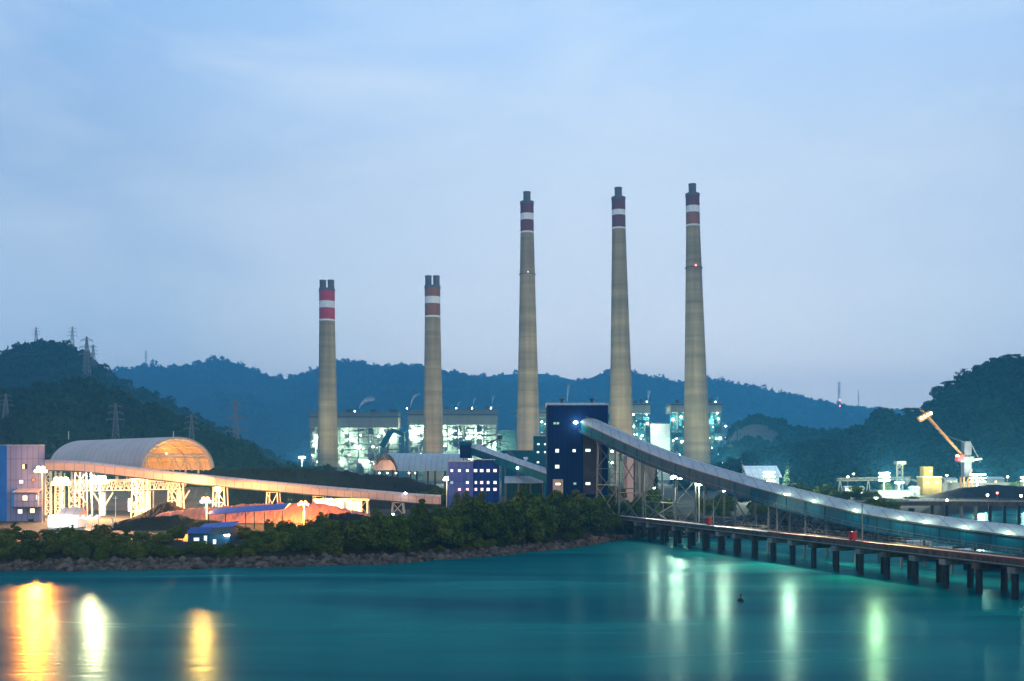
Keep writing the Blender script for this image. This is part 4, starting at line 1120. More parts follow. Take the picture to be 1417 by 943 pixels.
# fire cabinets
def jetty_s(u, o):
    lo, hi = S0, S1
    for _ in range(50):
        m_ = (lo + hi) / 2; q = J(m_, o, 0)
        if 708.5 + q.x / q.y * F < u: lo = m_
        else: hi = m_
    return lo
def cabinet(u, label):
    s = jetty_s(u, .0); r = thing('fire_cabinet', label, 'fire cabinet', J(s, .4, DZ), 'red fire cabinets on the jetty')
    jbox(s - .65, s + .65, .4, 1.1, DZ + .35, DZ + 1.65).build('body', M['redbox'], r)
    jbox(s - .75, s + .75, .3, 1.2, DZ + 1.66, DZ + 1.78).build('lid', M['redbox'], r)
    dd_ = jbox(s - .5, s + .5, .33, .395, DZ + .5, DZ + 1.5).build('door', M['redbox'], r)
    jbox(s + .32, s + .38, .27, .325, DZ + .9, DZ + 1.1).build('handle', M['steel'], dd_)
    for a in (-.5, .5): jbox(s + a - .06, s + a + .06, .5, 1.0, DZ + .0, DZ + .34).build('leg', M['dark'], r)
cabinet(977, 'red fire cabinet on the jetty edge nearer the land end')
cabinet(1175, 'red fire cabinet on the jetty edge beside the tall bent lamp post')
# street lamps of the jetty
def street_proto():
    r = thing('street_lamp', 'proto', 'street lamp')
    b = MB(); b.path([(0, 0, 0), (0, 0, 6.6), (.12, -.05, 7.4), (.6, -.2, 8.15), (1.3, -.4, 8.5), (1.9, -.55, 8.55)], [.13, .1, .09, .08, .07, .06], 8); b.build('pole', M['steel'], r)
    b = MB(); b.lathe([(.22, 0), (.2, .35)], 8); b.build('base_plate', M['dark'], r)
    b = MB(); b.box((2.25, -.65, 8.55), (.9, .34, .16)); h = b.build('lamp_head', M['steel'], r)
    b = MB(); b.lathe([(.1, -.22), (.28, -.14), (.32, -.02), (.1, 0)], 10, (2.3, -.66, 8.46)); b.build('lens', M['e_green'], h)
    return r
SL = street_proto()
lampsp = [(893, 'street lamp at the land end of the jetty under the gallery', 6000, (1, .82, .58)), (987, 'bent street lamp on the jetty just right of the far red cabinet', 7000, (1, .88, .52)), (1075, 'street lamp on the jetty midway between the two red cabinets', 9000, (1, .88, .55)), (1193, 'tall bent street lamp on the jetty just right of the near red cabinet', 7000, (.9, .95, .26))]
for k, (uu, lb, pw, colr) in enumerate(lampsp):
    s = jetty_s(uu, .7); loc = J(s, .7, DZ - .24)
    r = SL if k == 0 else dup(SL, loc)
    r.location = loc; r['label'] = lb; r['group'] = 'street lamps along the jetty'
    l = bpy.data.lights.new('street_light', 'SPOT'); l.energy = pw * 1.5; l.color = colr; l.shadow_soft_size = .5; l.spot_size = R(140); l.spot_blend = .5
    lo = bpy.data.objects.new('street_light', l); COL.objects.link(lo); lo.parent = r; lo.location = (2.3, -.9, 8.0); lo.rotation_euler = (R(-52), 0, 0)

# ------------------------------------------------------------------ left transfer tower and coal handling
d = 282.0
lt = thing('transfer_tower', 'lavender clad transfer tower with small lit windows at the left edge', 'industrial tower', (X(30, d), d + 8, G))
xa, xb = X(9.5, d), X(62, d); zt = Z(617, d)
b = MB(); b.extrude([(0, 0, 0), (xb - xa, 0, 0), (X(61.5, d + 15) - xa, 15, 0), (0, 15, 0)], (xa, d, G - .5), (xa, d, zt)); b.build('wall', M['lavender'], lt)
b = MB(); b.extrude([(0, 0, 0), (-6, 4.5, 0), (-6, 15, 0), (0, 15, 0)], (xa - .01, d + .02, G - .5), (xa - .01, d + .02, zt)); b.build('blue_side', M['brightblue'], lt, label='bright blue side wall')
b = MB(); b.extrude([(-.1, -.15, 0), (xb - xa + .1, -.15, 0), (X(62, d + 15) - xa, 15.1, 0), (-6.2, 15.1, 0), (-6.2, 4.4, 0)], (xa, d, zt + .01), (xa, d, zt + .3)); b.build('roof', M['greyroof'], lt)
window(lt, X(33, d), d, Z(646, d), .7, 1.2, 'w_warm'); window(lt, X(36, d), d, Z(646, d), .5, 1.2, 'glassdark')
window(lt, X(29.5, d), d, Z(667, d), 1.2, 1.0, 'w_pink'); window(lt, X(46.5, d), d, Z(664.5, d), .8, .8, 'w_orange')
for uu, yy, mm in ((28, 708, 'w_white'), (45, 707, 'w_warm'), (43, 722, 'glassdark')): window(lt, X(uu, d), d, Z(yy, d), 1.3, 1.2, mm)
MB().bb(X(26, d), X(58, d), d - 2.6, d - .01, Z(701, d), Z(682, d)).build('cabin', M['lavender'], lt)
b = MB(); b.extrude([(0, 0, 0), (0, -3.2, -.9), (0, -3.2, -.7), (0, 0, .2)], (X(25, d), d - .02, Z(677, d)), (X(60, d), d - .02, Z(677, d))); b.build('cabin_roof', M['pinkwall'], lt)
MB().bb(X(22.5, d), X(25.9, d), d - 2.6, d - .02, Z(702, d), Z(676, d)).build('cabin_side', M['brightblue'], lt)
MB().bb(X(24, d), X(54, d), d - 2.9, d - .02, Z(703, d), Z(701, d) - .02).build('cabin_floor', M['dark'], lt)
window(lt, X(41, d), d - 2.6, Z(689, d), 1.3, 1.3, 'w_warm'); window(lt, X(57, d), d - 2.6, Z(688, d), .4, 1.3, 'w_pink')

def globe_cluster(parent, p, m, n=5, r=.5, spread=.9, name='lamp_head'):  # several heads per lamp, added to mimic its bloom
    for k in range(n):
        q = Vector(p) + Vector(((k - (n - 1) / 2) * 2 * spread / max(1, n - 1) * 1.25, -.25, (1.0 if k % 2 else 0) * r * 1.3)); rr = r * .82
        b = MB(); b.lathe([(rr * .45, -rr * .8), (rr, -rr * .45), (rr, rr * .3), (rr * .35, rr * .8)], 10, q); b.build(name, M[m], parent)
def yard_lamp(u, y, d, label, power, color, m, zbase=None, r=.5, spread=.9, fwd=2.2, n=5, aim=0, aimc=None):
    p = P(u, y, d); zb = (G - .3) if zbase is None else zbase
    t = thing('yard_lamp', label, 'yard lamp', (p.x, p.y + .6, zb), 'yard floodlights around the coal store')
    b = MB(); b.tube((p.x, p.y + .6, zb), (p.x, p.y + .6, p.z + .4), .2, .13, 8); b.build('pole', M['palesteel'], t)
    b = MB(); b.beam((p.x - spread, p.y + .4, p.z), (p.x + spread, p.y + .4, p.z), .16); b.build('crossbar', M['palesteel'], t)
    globe_cluster(t, p, m, n, r, spread)
    lamp((p.x, p.y - fwd, p.z - .3), power, color, t, .6, 'yard_light')
    if aim: flood((p.x, p.y - fwd - .5, p.z), (p.x * .25, p.y * .25, 0), aim, aimc or color, t, 26, 1.6)
    return t
yard_lamp(57, 652, 276, 'orange yard lamp beside the corner of the lavender tower', 7000, (1, .42, .14), 'e_warm', r=.7, spread=1.0, fwd=3, aim=1700000, aimc=(1, .14, .008))
yard_lamp(85, 669, 300, 'white hot yard lamp left on the pale truss gantry', 60000, (1, .60, .26), 'e_yellow', r=.95, spread=1.7, n=7, aim=120000, aimc=(1, .4, .15))
yard_lamp(137, 667, 300, 'white hot yard lamp on the pale truss gantry midway', 200000, (1, .55, .26), 'e_yellow', r=.95, spread=1.7, n=7, aim=500000, aimc=(1, .50, .26))
yard_lamp(285, 694, 262, 'orange lamp post standing before the reddish ore heap', 15000, (1, .50, .16), 'e_warm', r=.6, spread=.8, aim=1000000, aimc=(1, .30, .05))
yard_lamp(302, 678, 300, 'small orange lamp under the left conveyor gallery', 75000, (1, .48, .16), 'e_warm', r=.5, spread=.6)
yard_lamp(420, 698, 268, 'yellow lamp half hidden in the glowing ore heap', 65000, (1, .36, .06), 'e_warm', r=.45, spread=.9)
yard_lamp(455, 694, 300, 'yellow lamp beneath the right half of the left conveyor gallery', 50000, (1, .52, .16), 'e_yellow', r=.45, spread=.8)

# coal shed: barrel vault, open end to the right
def vault(name, label, end_c, ax, half, hgt, L_, zeave, mroof, ribs, lampspec, colm, group, thick=.5, arc0=0.0):
    """end_c = centre of the near open end on plan, ax = direction along which the shed recedes"""
    ax = Vector((ax[0], ax[1], 0)).normalized(); pr = Vector((-ax.y, ax.x, 0)); e = Vector((end_c[0], end_c[1], 0))
    if pr.y < 0: pr = -pr
    t = thing(name, label, 'coal shed', (e.x, e.y, G), group)
    n = 28
    def arc(off, s):
        r = []
        for i in range(n + 1):
            a = arc0 + (PI - 2 * arc0) * i / n
            c0 = math.cos(a) / math.cos(arc0); s0 = (math.sin(a) - math.sin(arc0)) / (1 - math.sin(arc0))
            r.append(e + ax * s + pr * (c0 * (half + off)) + up * (zeave + s0 * (hgt + off)))
        return r
    a0 = arc(0, 0); a1 = arc(0, L_); o0 = arc(thick, 0)
    b = MB(); b.sheet(a0, a1, [q - p for p, q in zip(a0, o0)]); b.smooth = False; b.build('roof', M[mroof], t)
    for k in range(ribs):
        s = .15 + (L_ - .3) * k / (ribs - 1); r0 = arc(-.15, s); r1 = arc(-1.5, s); b = MB()
        for i in range(n):
            b.beam(r0[i], r0[i + 1], .35); b.beam(r1[i], r1[i + 1], .3)
            b.beam(r0[i] if i % 2 else r1[i], r1[i + 1] if i % 2 else r0[i + 1], .22)
        b.build('arch_rib', M[colm], t)
    b = MB()
    for i in (3, 8, 14, 20, 25):
        p0 = arc(-1.0, 0)[i]; p1 = arc(-1.0, L_)[i]; b.beam(p0, p1, .3)
    b.build('purlin', M[colm], t)
    for k in range(ribs):
        s = .3 + (L_ - .6) * k / (ribs - 1)
        for sg_ in (-1, 1):
            q = e + ax * s + pr * (sg_ * (half - .6)); b = MB()
            b.tube((q.x, q.y, G - .5), (q.x, q.y, zeave - .02), .45, .4, 8); b.build('column', M[colm], t)
    for s, off, zz, pw, colr in lampspec:
        q = e + ax * s + pr * off; b = MB(); b.lathe([(.2, -.4), (.6, -.2), (.6, .2), (.2, .4)], 10, (q.x, q.y, zz)); b.build('floodlight', M['e_warm'], t)
        lamp((q.x, q.y, zz - 1), pw, colr, t, .6, 'shed_light')
    return t, e, ax, pr
dA = 400.0
shA, eA, axA, prA = vault('coal_shed', 'big arched coal shed with pinkish roof and glowing golden open end', (X(245, dA), dA + 2), (-math.cos(R(42)), math.sin(R(42))), 15.8, 13.0, 84, Z(651, dA), 'shedroof', 9, [(6, -2, 25, 15000, (1, .46, .11)), (26, 0, 26, 19000, (1, .46, .11)), (48, 0, 26, 15000, (1, .46, .11))], 'palesteel', 'arched coal sheds')
# lattice tie inside the open end
b = MB()
q0 = eA + axA * 1.5 - prA * 13; q1 = eA + axA * 1.5 + prA * 13
for zz in (Z(633, dA), Z(628.5, dA)): b.beam((q0.x, q0.y, zz), (q1.x, q1.y, zz), .4)
for k in range(14):
    a = q0.lerp(q1, k / 14); c = q0.lerp(q1, (k + 1) / 14)
    b.beam((a.x, a.y, Z(633, dA)) if k % 2 else (a.x, a.y, Z(628.5, dA)), (c.x, c.y, Z(628.5, dA)) if k % 2 else (c.x, c.y, Z(633, dA)), .25)
for k in (.35, .55, .75):
    a = q0.lerp(q1, k); b.beam((a.x, a.y, Z(652, dA)), (a.x + 2.5, a.y, Z(633, dA)), .35); b.beam((a.x + 5, a.y, Z(652, dA)), (a.x + 2.5, a.y, Z(633, dA)), .35)
b.build('tie_truss', M['palesteel'], shA)
for uu in (95, 240):
    pr_ = P(uu, 605, 415); b = MB(); b.beam((pr_.x, pr_.y, pr_.z - 1), (pr_.x, pr_.y, pr_.z + 2.4), .22); b.build('lightning_rod', M['whitewall'], shA)
dB = 420.0
shB, eB, axB, prB = vault('coal_shed', 'small arched coal shed with grey roof in front of the rusty banded chimney', (X(533, dB), dB), (math.sin(R(62)), math.cos(R(62))), 14.2, 7.0, 34, Z(652, dB), 'greyroof', 5, [(12, 0, 19.0, 1500, (1, .7, .5))], 'dark', 'arched coal sheds', arc0=.25)
b = MB(); b.bb(X(513, dB), X(561, dB), dB + 9, dB + 9.4, Z(651, dB), Z(637, dB)); b.build('hanging_panel', M['pinkwall'], shB)
lamp((X(537, dB), dB + 2, Z(648, dB)), 2600, (1, .72, .5), shB, .5)
for uu in (525, 536, 548, 566, 575):
    b = MB(); b.lathe([(.1, -.3), (.35, -.1), (.35, .2), (.1, .35)], 8, P(uu, 655, dB + 12)); b.build('floodlight', M['e_yellow'], shB)

# left conveyor gallery
lg = thing('conveyor_gallery', 'pinkish conveyor gallery sloping from the lavender tower down to the right', 'conveyor', (X(300, 300), 300, G), 'enclosed conveyor galleries')
gA = P(60, 651, 290); 
pts_g = [(60, 650.5, 290), (110, 651.5, 294), (180, 659.5, 300), (260, 668.5, 306), (354, 677.5, 312), (450, 686, 318), (520, 691.5, 324), (600, 698, 330)]
def lgz(u): return np.interp(u, [p[0] for p in pts_g], [p[1] for p in pts_g]), np.interp(u, [p[0] for p in pts_g], [p[2] for p in pts_g])
gp_old = gp
uu_ = np.linspace(60, 610, 50); gp = []
for u_ in uu_:
    yb, db = lgz(u_); gp.append(P(u_, yb, db))
for _ in range(3):
    zz = [p.z for p in gp]
    for i in range(1, len(gp) - 1): gp[i].z = (zz[i - 1] + 2 * zz[i] + zz[i + 1]) / 4
ig_old = ig; ig = lg
pl = Vector((-.06, 1, 0)).normalized()
LH = 2.15
strip(lambda p: [p, p + pl * 4.5, p + pl * 4.5 + up * LH, p + up * LH], 'side_wall', M['pinkwall'])
strip(lambda p: [p - pl * .3 + up * (LH + .01), p + pl * 4.8 + up * (LH + .01), p + pl * 4.2 + up * (LH + .6), p + pl * 2.2 + up * (LH + .85), p + pl * .3 + up * (LH + .6)], 'roof', M['shedroof'])
strip(lambda p: [p - pl * .35 - up * .35, p + pl * 4.8 - up * .35, p + pl * 4.8 - up * .02, p - pl * .35 - up * .02], 'floor_beam', M['dark'])
ig = ig_old; gp_l = gp; gp = gp_old
for u_ in (110, 190, 240, 302, 376, 440, 500, 550):
    yb, db = lgz(u_); p = P(u_, yb, db); b = MB(); zb = p.z - .4; hw = 1.6
    for sx in (-1, 1):
        for oy in (.5, 4.0): b.beam((p.x + sx * hw * 1.3, p.y + oy, G - .5), (p.x + sx * hw, p.y + oy, zb), .35)
    nlev = max(1, int((zb - G) / 4))
    for q in range(nlev):
        z0 = G + (zb - G) * q / nlev; z1 = G + (zb - G) * (q + 1) / nlev
        b.beam((p.x - hw * 1.2, p.y + .5, z0), (p.x + hw * 1.1, p.y + .5, z1), .22); b.beam((p.x + hw * 1.2, p.y + .5, z0), (p.x - hw * 1.1, p.y + .5, z1), .22)
        b.beam((p.x - hw * 1.2, p.y + .5, z1 - .1), (p.x + hw * 1.2, p.y + .5, z1 - .1), .25)
    b.build('trestle_leg', M['palesteel'], lg)
b = MB(); b.lathe([(.15, -.3), (.4, -.1), (.4, .2), (.15, .35)], 8, P(561, 683, 325)); b.build('lamp_globe', M['e_white'], lg)

# pale lattice gantry lit by the yard lamps
d = 318.0
gn = thing('truss_gantry', 'pale lattice gantry on portal legs below the big arched shed', 'gantry', (X(165, d), d, G))
def lattice_beam(b, A, B, h, w_, n, th=.28):
    A = Vector(A); B = Vector(B); yv = Vector((0, w_, 0)); hv = up * h
    for o in (Vector((0, 0, 0)), yv):
        b.beam(A + o, B + o, th); b.beam(A + o + hv, B + o + hv, th)
        for k in range(n):
            p = A.lerp(B, k / n) + o; q = A.lerp(B, (k + 1) / n) + o
            b.beam(p + (hv if k % 2 else Vector((0, 0, 0))), q + (Vector((0, 0, 0)) if k % 2 else hv), th * .8); b.beam(p, p + hv, th * .7)
b = MB(); lattice_beam(b, P(95, 680, d), P(250, 677, d), 3.4, 3, 26); b.build('girder', M['palesteel'], gn)
b = MB(); b.bb(X(95, d), X(250, d), d - .3, d - .2, Z(667, d), Z(663.5, d)); b.build('cable_tray', M['palesteel'], gn)
def lattice_leg(u, wpx, ytop, nm='leg', solid=False):
    b = MB(); x0 = X(u - wpx / 2, d); x1 = X(u + wpx / 2, d); zt_ = Z(ytop, d)
    if solid:
        b.bb(x0, x1, d + .4, d + 1.6, G - .5, zt_); b.beam((x0, d + 1, zt_ - 4), (x0 - 2.5, d + 1, zt_), .4); b.beam((x1, d + 1, zt_ - 4), (x1 + 2.5, d + 1, zt_), .4)
    else:
        for xx in (x0, x1):
            for oy in (0, 3): b.beam((xx, d + oy, G - .5), (xx, d + oy, zt_), .35)
        n = max(2, int((zt_ - G) / 2.6))
        for k in range(n):
            z0 = G + (zt_ - G) * k / n; z1 = G + (zt_ - G) * (k + 1) / n
            b.beam((x0, d, z0), (x1, d, z1), .22); b.beam((x1, d, z0), (x0, d, z1), .22); b.beam((x0, d, z1), (x1, d, z1), .22)
    b.build(nm, M['palesteel'], gn)
lattice_leg(67, 8, 650); lattice_leg(80, 7, 655); lattice_leg(103, 14, 680); lattice_leg(141, 6, 682, solid=True); lattice_leg(194, 9, 680); lattice_leg(205, 5, 680, solid=False); lattice_leg(247, 6.5, 679, solid=True)
b = MB(); b.bb(X(178, d), X(184, d), d - .5, d + 1, Z(708, d), Z(690, d)); b.beam(P(181, 700, d), P(196, 690, d), .5); b.beam(P(181, 708, d), P(205, 706, d), .6); b.build('bucket_arm', M['palesteel'], gn)

# heaps
def heap(name, label, cu, d, wpx, depth, ytop, m, seed, cat='coal heap', prof=None, rough=.25, group=None, zbase=None):
    zb = (G - .4) if zbase is None else zbase
    n1, n2 = 320, 60
    us_ = np.linspace(cu - wpx / 2, cu + wpx / 2, n1); ys_ = np.linspace(-1, 1, n2)
    A, B = np.meshgrid(us_, ys_); t = (A - cu) / (wpx / 2)
    if prof is None: pk = np.clip(1 - np.abs(t), 0, 1) ** .8 * (Z(ytop, d) - zb)
    else:
        zz = np.array([Z(p[1], d) for p in prof]) - zb; pk = np.interp(A, [p[0] for p in prof], zz)
    e = np.clip(1 - np.abs(B), 0, 1); e = np.minimum(1, e * 1.15)
    nz_ = fbm(A * .09, B * 2.5 + 7, seed) - .47 + .55 * (fbm(A * .35, B * 7 + 3, seed + 5) - .47) + .35 * (fbm(A * 1.1, B * 20 + 9, seed + 8) - .47)
    H = np.maximum(0, pk * (e + nz_ * rough * np.minimum(1, e * 3)))
    dd = d + B * depth / 2
    V = np.stack([(A - 708.5) / F * d, dd, zb + H], -1).reshape(-1, 3)
    o = np_mesh(name, V, grid_faces(n2, n1), M[m], smooth=True)
    return tag(o, label, cat, group)
heap('coal_heap', 'long dark brown coal heap behind the left conveyor gallery', 450, 392, 400, 60, 650, 'coal', 61, prof=[(250, 690), (275, 655), (300, 650), (380, 649), (420, 650), (470, 652), (520, 657), (560, 662), (600, 672), (630, 684), (650, 692)], rough=.18)
heap('lamplit_heap', 'coal heap, warm lamplight put into its brown colour, under the arched shed', 180, 372, 270, 46, 676, 'coallit', 63, cat='ore heap', prof=[(45, 700), (80, 682), (140, 676), (240, 674), (285, 676), (315, 700)], rough=.2)
heap('coal_heap', 'small dark coal cone below the gantry legs', 226, 292, 110, 24, 694, 'coal', 65, prof=[(171, 722), (195, 712), (222, 699), (235, 696), (250, 702), (281, 722)], rough=.25)
heap('lamplit_heap', 'reddish ore heap with lamplight put into its colour in front of the left conveyor gallery', 370, 284, 330, 22, 700, 'redlit', 67, cat='ore heap', prof=[(205, 722), (225, 710), (260, 705), (300, 702), (350, 699), (400, 697), (450, 699), (490, 706), (520, 716), (535, 722)], rough=.3)
heap('coal_heap', 'low brown coal bank in front of the reddish ore heap', 250, 252, 230, 20, 716, 'coal', 69, prof=[(135, 735), (165, 722), (195, 716), (250, 714), (300, 722), (365, 735)], rough=.3)
heap('coal_heap', 'dark coal bank behind the shrubs, right of the glowing ore heap', 475, 262, 110, 16, 712, 'coal', 71, prof=[(420, 728), (440, 714), (480, 709), (510, 716), (530, 728)], rough=.3)

# small white lit shed and tents at left
d = 256.0
wh = thing('site_hut', 'white overlit site hut with peaked roof below the gantry', 'hut', (X(88, d), d + 2, G))
MB().bb(X(66, d), X(109, d), d, d + 5, G - .5, Z(713, d)).build('wall', M['whitewall'], wh)
b = MB(); b.extrude([(0, -.4, 0), (0, 2.5, 1.8), (0, 5.4, 0)], (X(81, d), d, Z(713, d) + .01), (X(110, d), d, Z(713, d) + .01)); b.build('roof', M['pinkwall'], wh)
for uu in (73, 82, 91, 100): window(wh, X(uu, d), d, Z(722, d), .9, 1.1, 'w_white', 'whitewall')
lamp((X(88, d), d - 4, Z(716, d)), 3200, WHITE, wh, .4)
tn = thing('canopy_row', 'row of three small white canopies beside the white site hut', 'canopy', (X(125, 254), 254, G))
for k, uu in enumerate((116, 125.5, 135)):
    b = MB(); x_ = X(uu, 254); b.add([(x_ - .95, 252.5, Z(718, 254)), (x_ + .95, 252.5, Z(718, 254)), (x_ + .95, 255, Z(718, 254)), (x_ - .95, 255, Z(718, 254)), (x_, 253.7, Z(711.5, 254))], [(3, 2, 1, 0), (0, 1, 4), (1, 2, 4), (2, 3, 4), (3, 0, 4)])
    b.build('canopy_top', M['whitewall'], tn)
    for sx in (-.8, .8):
        MB().bb(x_ + sx - .06, x_ + sx + .06, 252.6, 252.72, G - .5, Z(718, 254) - .01).build('post', M['steel'], tn)
lamp((X(125, 254), 250.5, Z(719, 254)), 1500, WHITE, tn, .4)

# long low shelter and blue cabin on the bank
d = 250.0
sh = thing('open_shelter', 'long low lavender roofed shelter in front of the ore heap', 'shelter', (X(335, d), d + 3, G))
b = MB(); b.extrude([(0, 0, 0), (0, 6, 1.2), (0, 6, 1.35), (0, 0, .15)], (X(286, d), d, Z(713, d)), (X(394, d + 4), d + 4, Z(706, d))); b.build('roof', M['lavwall'], sh)
for uu in (288, 312, 340, 352, 366, 378, 391):
    MB().bb(X(uu, d + 1) - .12, X(uu, d + 1) + .12, d + 1.0, d + 1.24, G - .5, Z(np.interp(uu, [286, 394], [712.5, 706.5]), d + 1)).build('post', M['dark'], sh)
d = 207.0
bh = thing('blue_hut', 'small teal hut with blue tin roof and lit doorway on the bank', 'hut', (X(290, d), d + 3, G))
MB().bb(X(260, d), X(318, d), d, d + 5, G - 2.2, Z(739, d)).build('wall', M['cabinblue'], bh)
b = MB(); b.extrude([(0, -.5, 0), (0, 2.5, 1.1), (0, 5.5, 0), (0, 5.5, -.1), (0, -.5, -.1)], (X(258.5, d), d, Z(739, d) + .12), (X(290, d), d, Z(739, d) + .12)); b.build('roof', M['blueroof'], bh)
b = MB(); b.extrude([(0, -.5, 0), (0, 2.5, 1.0), (0, 5.5, 0), (0, 5.5, -.1), (0, -.5, -.1)], (X(290.3, d), d, Z(739, d) + .12), (X(320, d), d, Z(738, d) + .12)); b.build('dark_roof', M['dark'], bh)
window(bh, X(272, d), d, Z(750, d), 1.0, 1.6, 'w_cool', 'whitewall'); window(bh, X(284.5, d), d, Z(748, d), .5, 1.8, 'w_cool', 'whitewall'); window(bh, X(297, d), d, Z(750, d), .5, .8, 'w_cool', 'whitewall')
b = MB(); b.box(P(314, 741, d - .3), (1.0, .3, .25)); b.build('strip_lamp', M['e_white'], bh)
lamp((X(300, d), d - 1.8, Z(742, d)), 90, (.8, .95, 1), bh, .3)
gs = thing('storage_shed', 'grey tin roofed storage shed right behind the blue hut', 'shed', (X(298, 219), 221, G))
MB().bb(X(276, 219), X(322, 219), 219, 223, G - 1, Z(733, 219)).build('wall', M['steel'], gs)
b = MB(); b.extrude([(0, -.4, 0), (0, 4.4, .9), (0, 4.4, 1.0), (0, -.4, .12)], (X(274, 219), 219, Z(733, 219) + .01), (X(324, 219), 219, Z(729, 219) + .01)); b.build('roof', M['lavwall'], gs)
# utility poles
for uu, y0, dd, lb in ((156, 715, 246, 'thin wooden utility pole left of the small coal cone'), (160, 687, 262, 'tall thin utility pole below the middle of the gantry'), (487, 677, 262, 'thin utility pole right of the glowing ore heap'), (425, 694, 258, 'thin utility pole in front of the glow on the ore heap')):
    p = P(uu, y0, dd); t = thing('utility_pole', lb, 'utility pole', (p.x, p.y, G), 'utility poles of the coal yard')
    MB().tube((p.x, p.y, G - .5), p, .14, .09, 8).build('pole', M['palesteel'], t)
    b = MB(); b.beam((p.x - .7, p.y - .15, p.z - .5), (p.x + .7, p.y - .15, p.z - .5), .12); b.build('crossarm', M['palesteel'], t)
# parked vehicles glow right of ore heap
def small_truck(u, y, d, label):
    x_ = X(u, d); z0 = G; t = thing('parked_truck', label, 'truck', (x_, d, z0), 'trucks parked by the coal yard')
    MB().bb(x_ - 3, x_ + 1.1, d, d + 2.3, z0 + 1.0, z0 + 2.6).build('dump_body', M['hullblue'], t)
    c = MB().bb(x_ + 1.2, x_ + 2.9, d + .1, d + 2.2, z0 + .8, z0 + 2.7).build('cab', M['bluewall'], t)
    MB().bb(x_ + 1.9, x_ + 2.8, d + .04, d + .095, z0 + 1.8, z0 + 2.5).build('side_window', M['glassdark'], c)
    for wx in (-2.2, -1.0, 2.1):
        for oy in (.1, 1.9): MB().tube((x_ + wx, d + oy, z0 + .5), (x_ + wx, d + oy + .35, z0 + .5), .52, .52, 14).build('wheel', M['buoy'], t)
    b = MB(); b.lathe([(.1, -.2), (.3, -.1), (.3, .1), (.1, .2)], 8, (x_ + 1.6, d - .15, z0 + 2.9)); b.build('lamp_globe', M['e_white'], t)
small_truck(514, 717, 262, 'dark blue dump truck with small lamp left behind the shrubs')
small_truck(536, 715, 270, 'dark blue dump truck with small lamp nearer the blue building')
# pale concrete frame under the right end of the left gallery
fr = thing('loading_gantry', 'pale overlit loading frame under the right half of the left gallery', 'frame', (X(470, 300), 300, G))
for uu in (437, 452, 468, 486, 500, 508):
    MB().bb(X(uu, 302) - .25, X(uu, 302) + .25, 302, 302.5, G - .5, Z(693, 302)).build('post', M['palesteel'], fr)
MB().bb(X(434, 302), X(511, 302), 301.8, 302.7, Z(693, 302) + .01, Z(690.5, 302)).build('beam', M['palesteel'], fr)
MB().bb(X(438, 305), X(500, 305), 305, 305.3, G - .5, Z(694, 305)).build('panel', M['whitewall'], fr)

yard_lamp(618, 664, 345, 'bright yellow lamp at the left corner of the blue three storey building', 2500, YEL, 'e_yellow', r=.55, spread=.6)

# ------------------------------------------------------------------ right side: port and crane yard
d = 470.0
ws = thing('storage_shed', 'white overlit storage shed with pitched roof behind the curved gallery', 'shed', (X(1060, d), d + 10, G))
MB().bb(X(1038, d), X(1078, d), d, d + 18, G - .5, Z(661, d)).build('wall', M['whitewall'], ws)
b = MB(); b.extrude([(0, -1, 0), (0, 9, 5.5), (0, 19, 0)], (X(1034, d), d, Z(661, d) + .01), (X(1082, d), d, Z(661, d) + .01)); b.build('roof', M['whitewall'], ws)
mast(1064, 654, 440, 'bright floodlight mast right in front of the white pitched shed', 22000, (.9, 1, .7), 'e_yellow', hs=1.2, rows=3)
# gallery undersize lamps (yellow green glow at the foot of the gallery)
yard_lamp(936, 661, 300, 'greenish floodlight under the gallery right of the concrete block', 4500, (.82, 1, .6), 'e_green', r=.7, spread=1.0, fwd=.8, aim=60000, aimc=(1, .8, .55))
yard_lamp(968, 670, 262, 'single round greenish lamp hanging low under the middle of the gallery', 2200, (.85, 1, .7), 'e_green', r=.6, spread=.7, fwd=.8, zbase=-1)
d = 560.0
cv = thing('open_conveyor', 'pale open conveyor on lattice legs at the foot of the right hill', 'conveyor', (X(1210, d), d, G))
b = MB(); lattice_beam(b, P(1160, 666, d), P(1262, 664, d), 1.6, 2.5, 22, .3); b.build('truss', M['boilerclad'], cv)
b = MB(); b.beam(P(1262, 664, d), P(1300, 675, d), 1.6, 1.2); b.build('chute', M['boilerclad'], cv)
for uu in (1162, 1201, 1240):
    b = MB(); b.beam((X(uu, d) - 1, d, G - .4), (X(uu, d), d, Z(666, d)), .4); b.beam((X(uu, d) + 1.6, d, G - .4), (X(uu, d) + .4, d, Z(666, d)), .4); b.build('leg', M['boilerclad'], cv)
ht_ = thing('hopper_tower', 'pale lattice hopper tower with a lamp on top beside the open conveyor', 'hopper tower', (X(1245, 555), 555, G))
b = MB()
for uu in (1241, 1249): b.beam((X(uu, 555), 555, G - .4), (X(uu, 555), 555, Z(643, 555)), .6)
for k in range(6):
    y0 = 690 - k * 8; b.beam(P(1241, y0, 555), P(1249, y0 - 8, 555), .3); b.beam(P(1249, y0, 555), P(1241, y0 - 8, 555), .3)
b.build('frame', M['boilerclad'], ht_)
MB().bb(X(1239.5, 555), X(1252, 555), 553, 558, Z(643, 555) + .01, Z(638.5, 555)).build('cabin', M['boilerclad'], ht_)
b = MB(); b.lathe([(.4, 0), (2.2, 3), (2.2, 4)], 12, (X(1256, 555), 556, Z(672, 555))); b.build('hopper', M['boilerclad'], ht_)
lamp((X(1252, 550), 549, Z(640, 550)), 1800, (.95, 1, .6), ht_, .5)
sb = thing('site_building', 'low pale building overlit by lamps below the hopper tower', 'building', (X(1245, 530), 530, G))
MB().bb(X(1215, 530), X(1264, 530), 530, 540, G - .5, Z(680, 530)).build('wall', M['boilerclad'], sb)
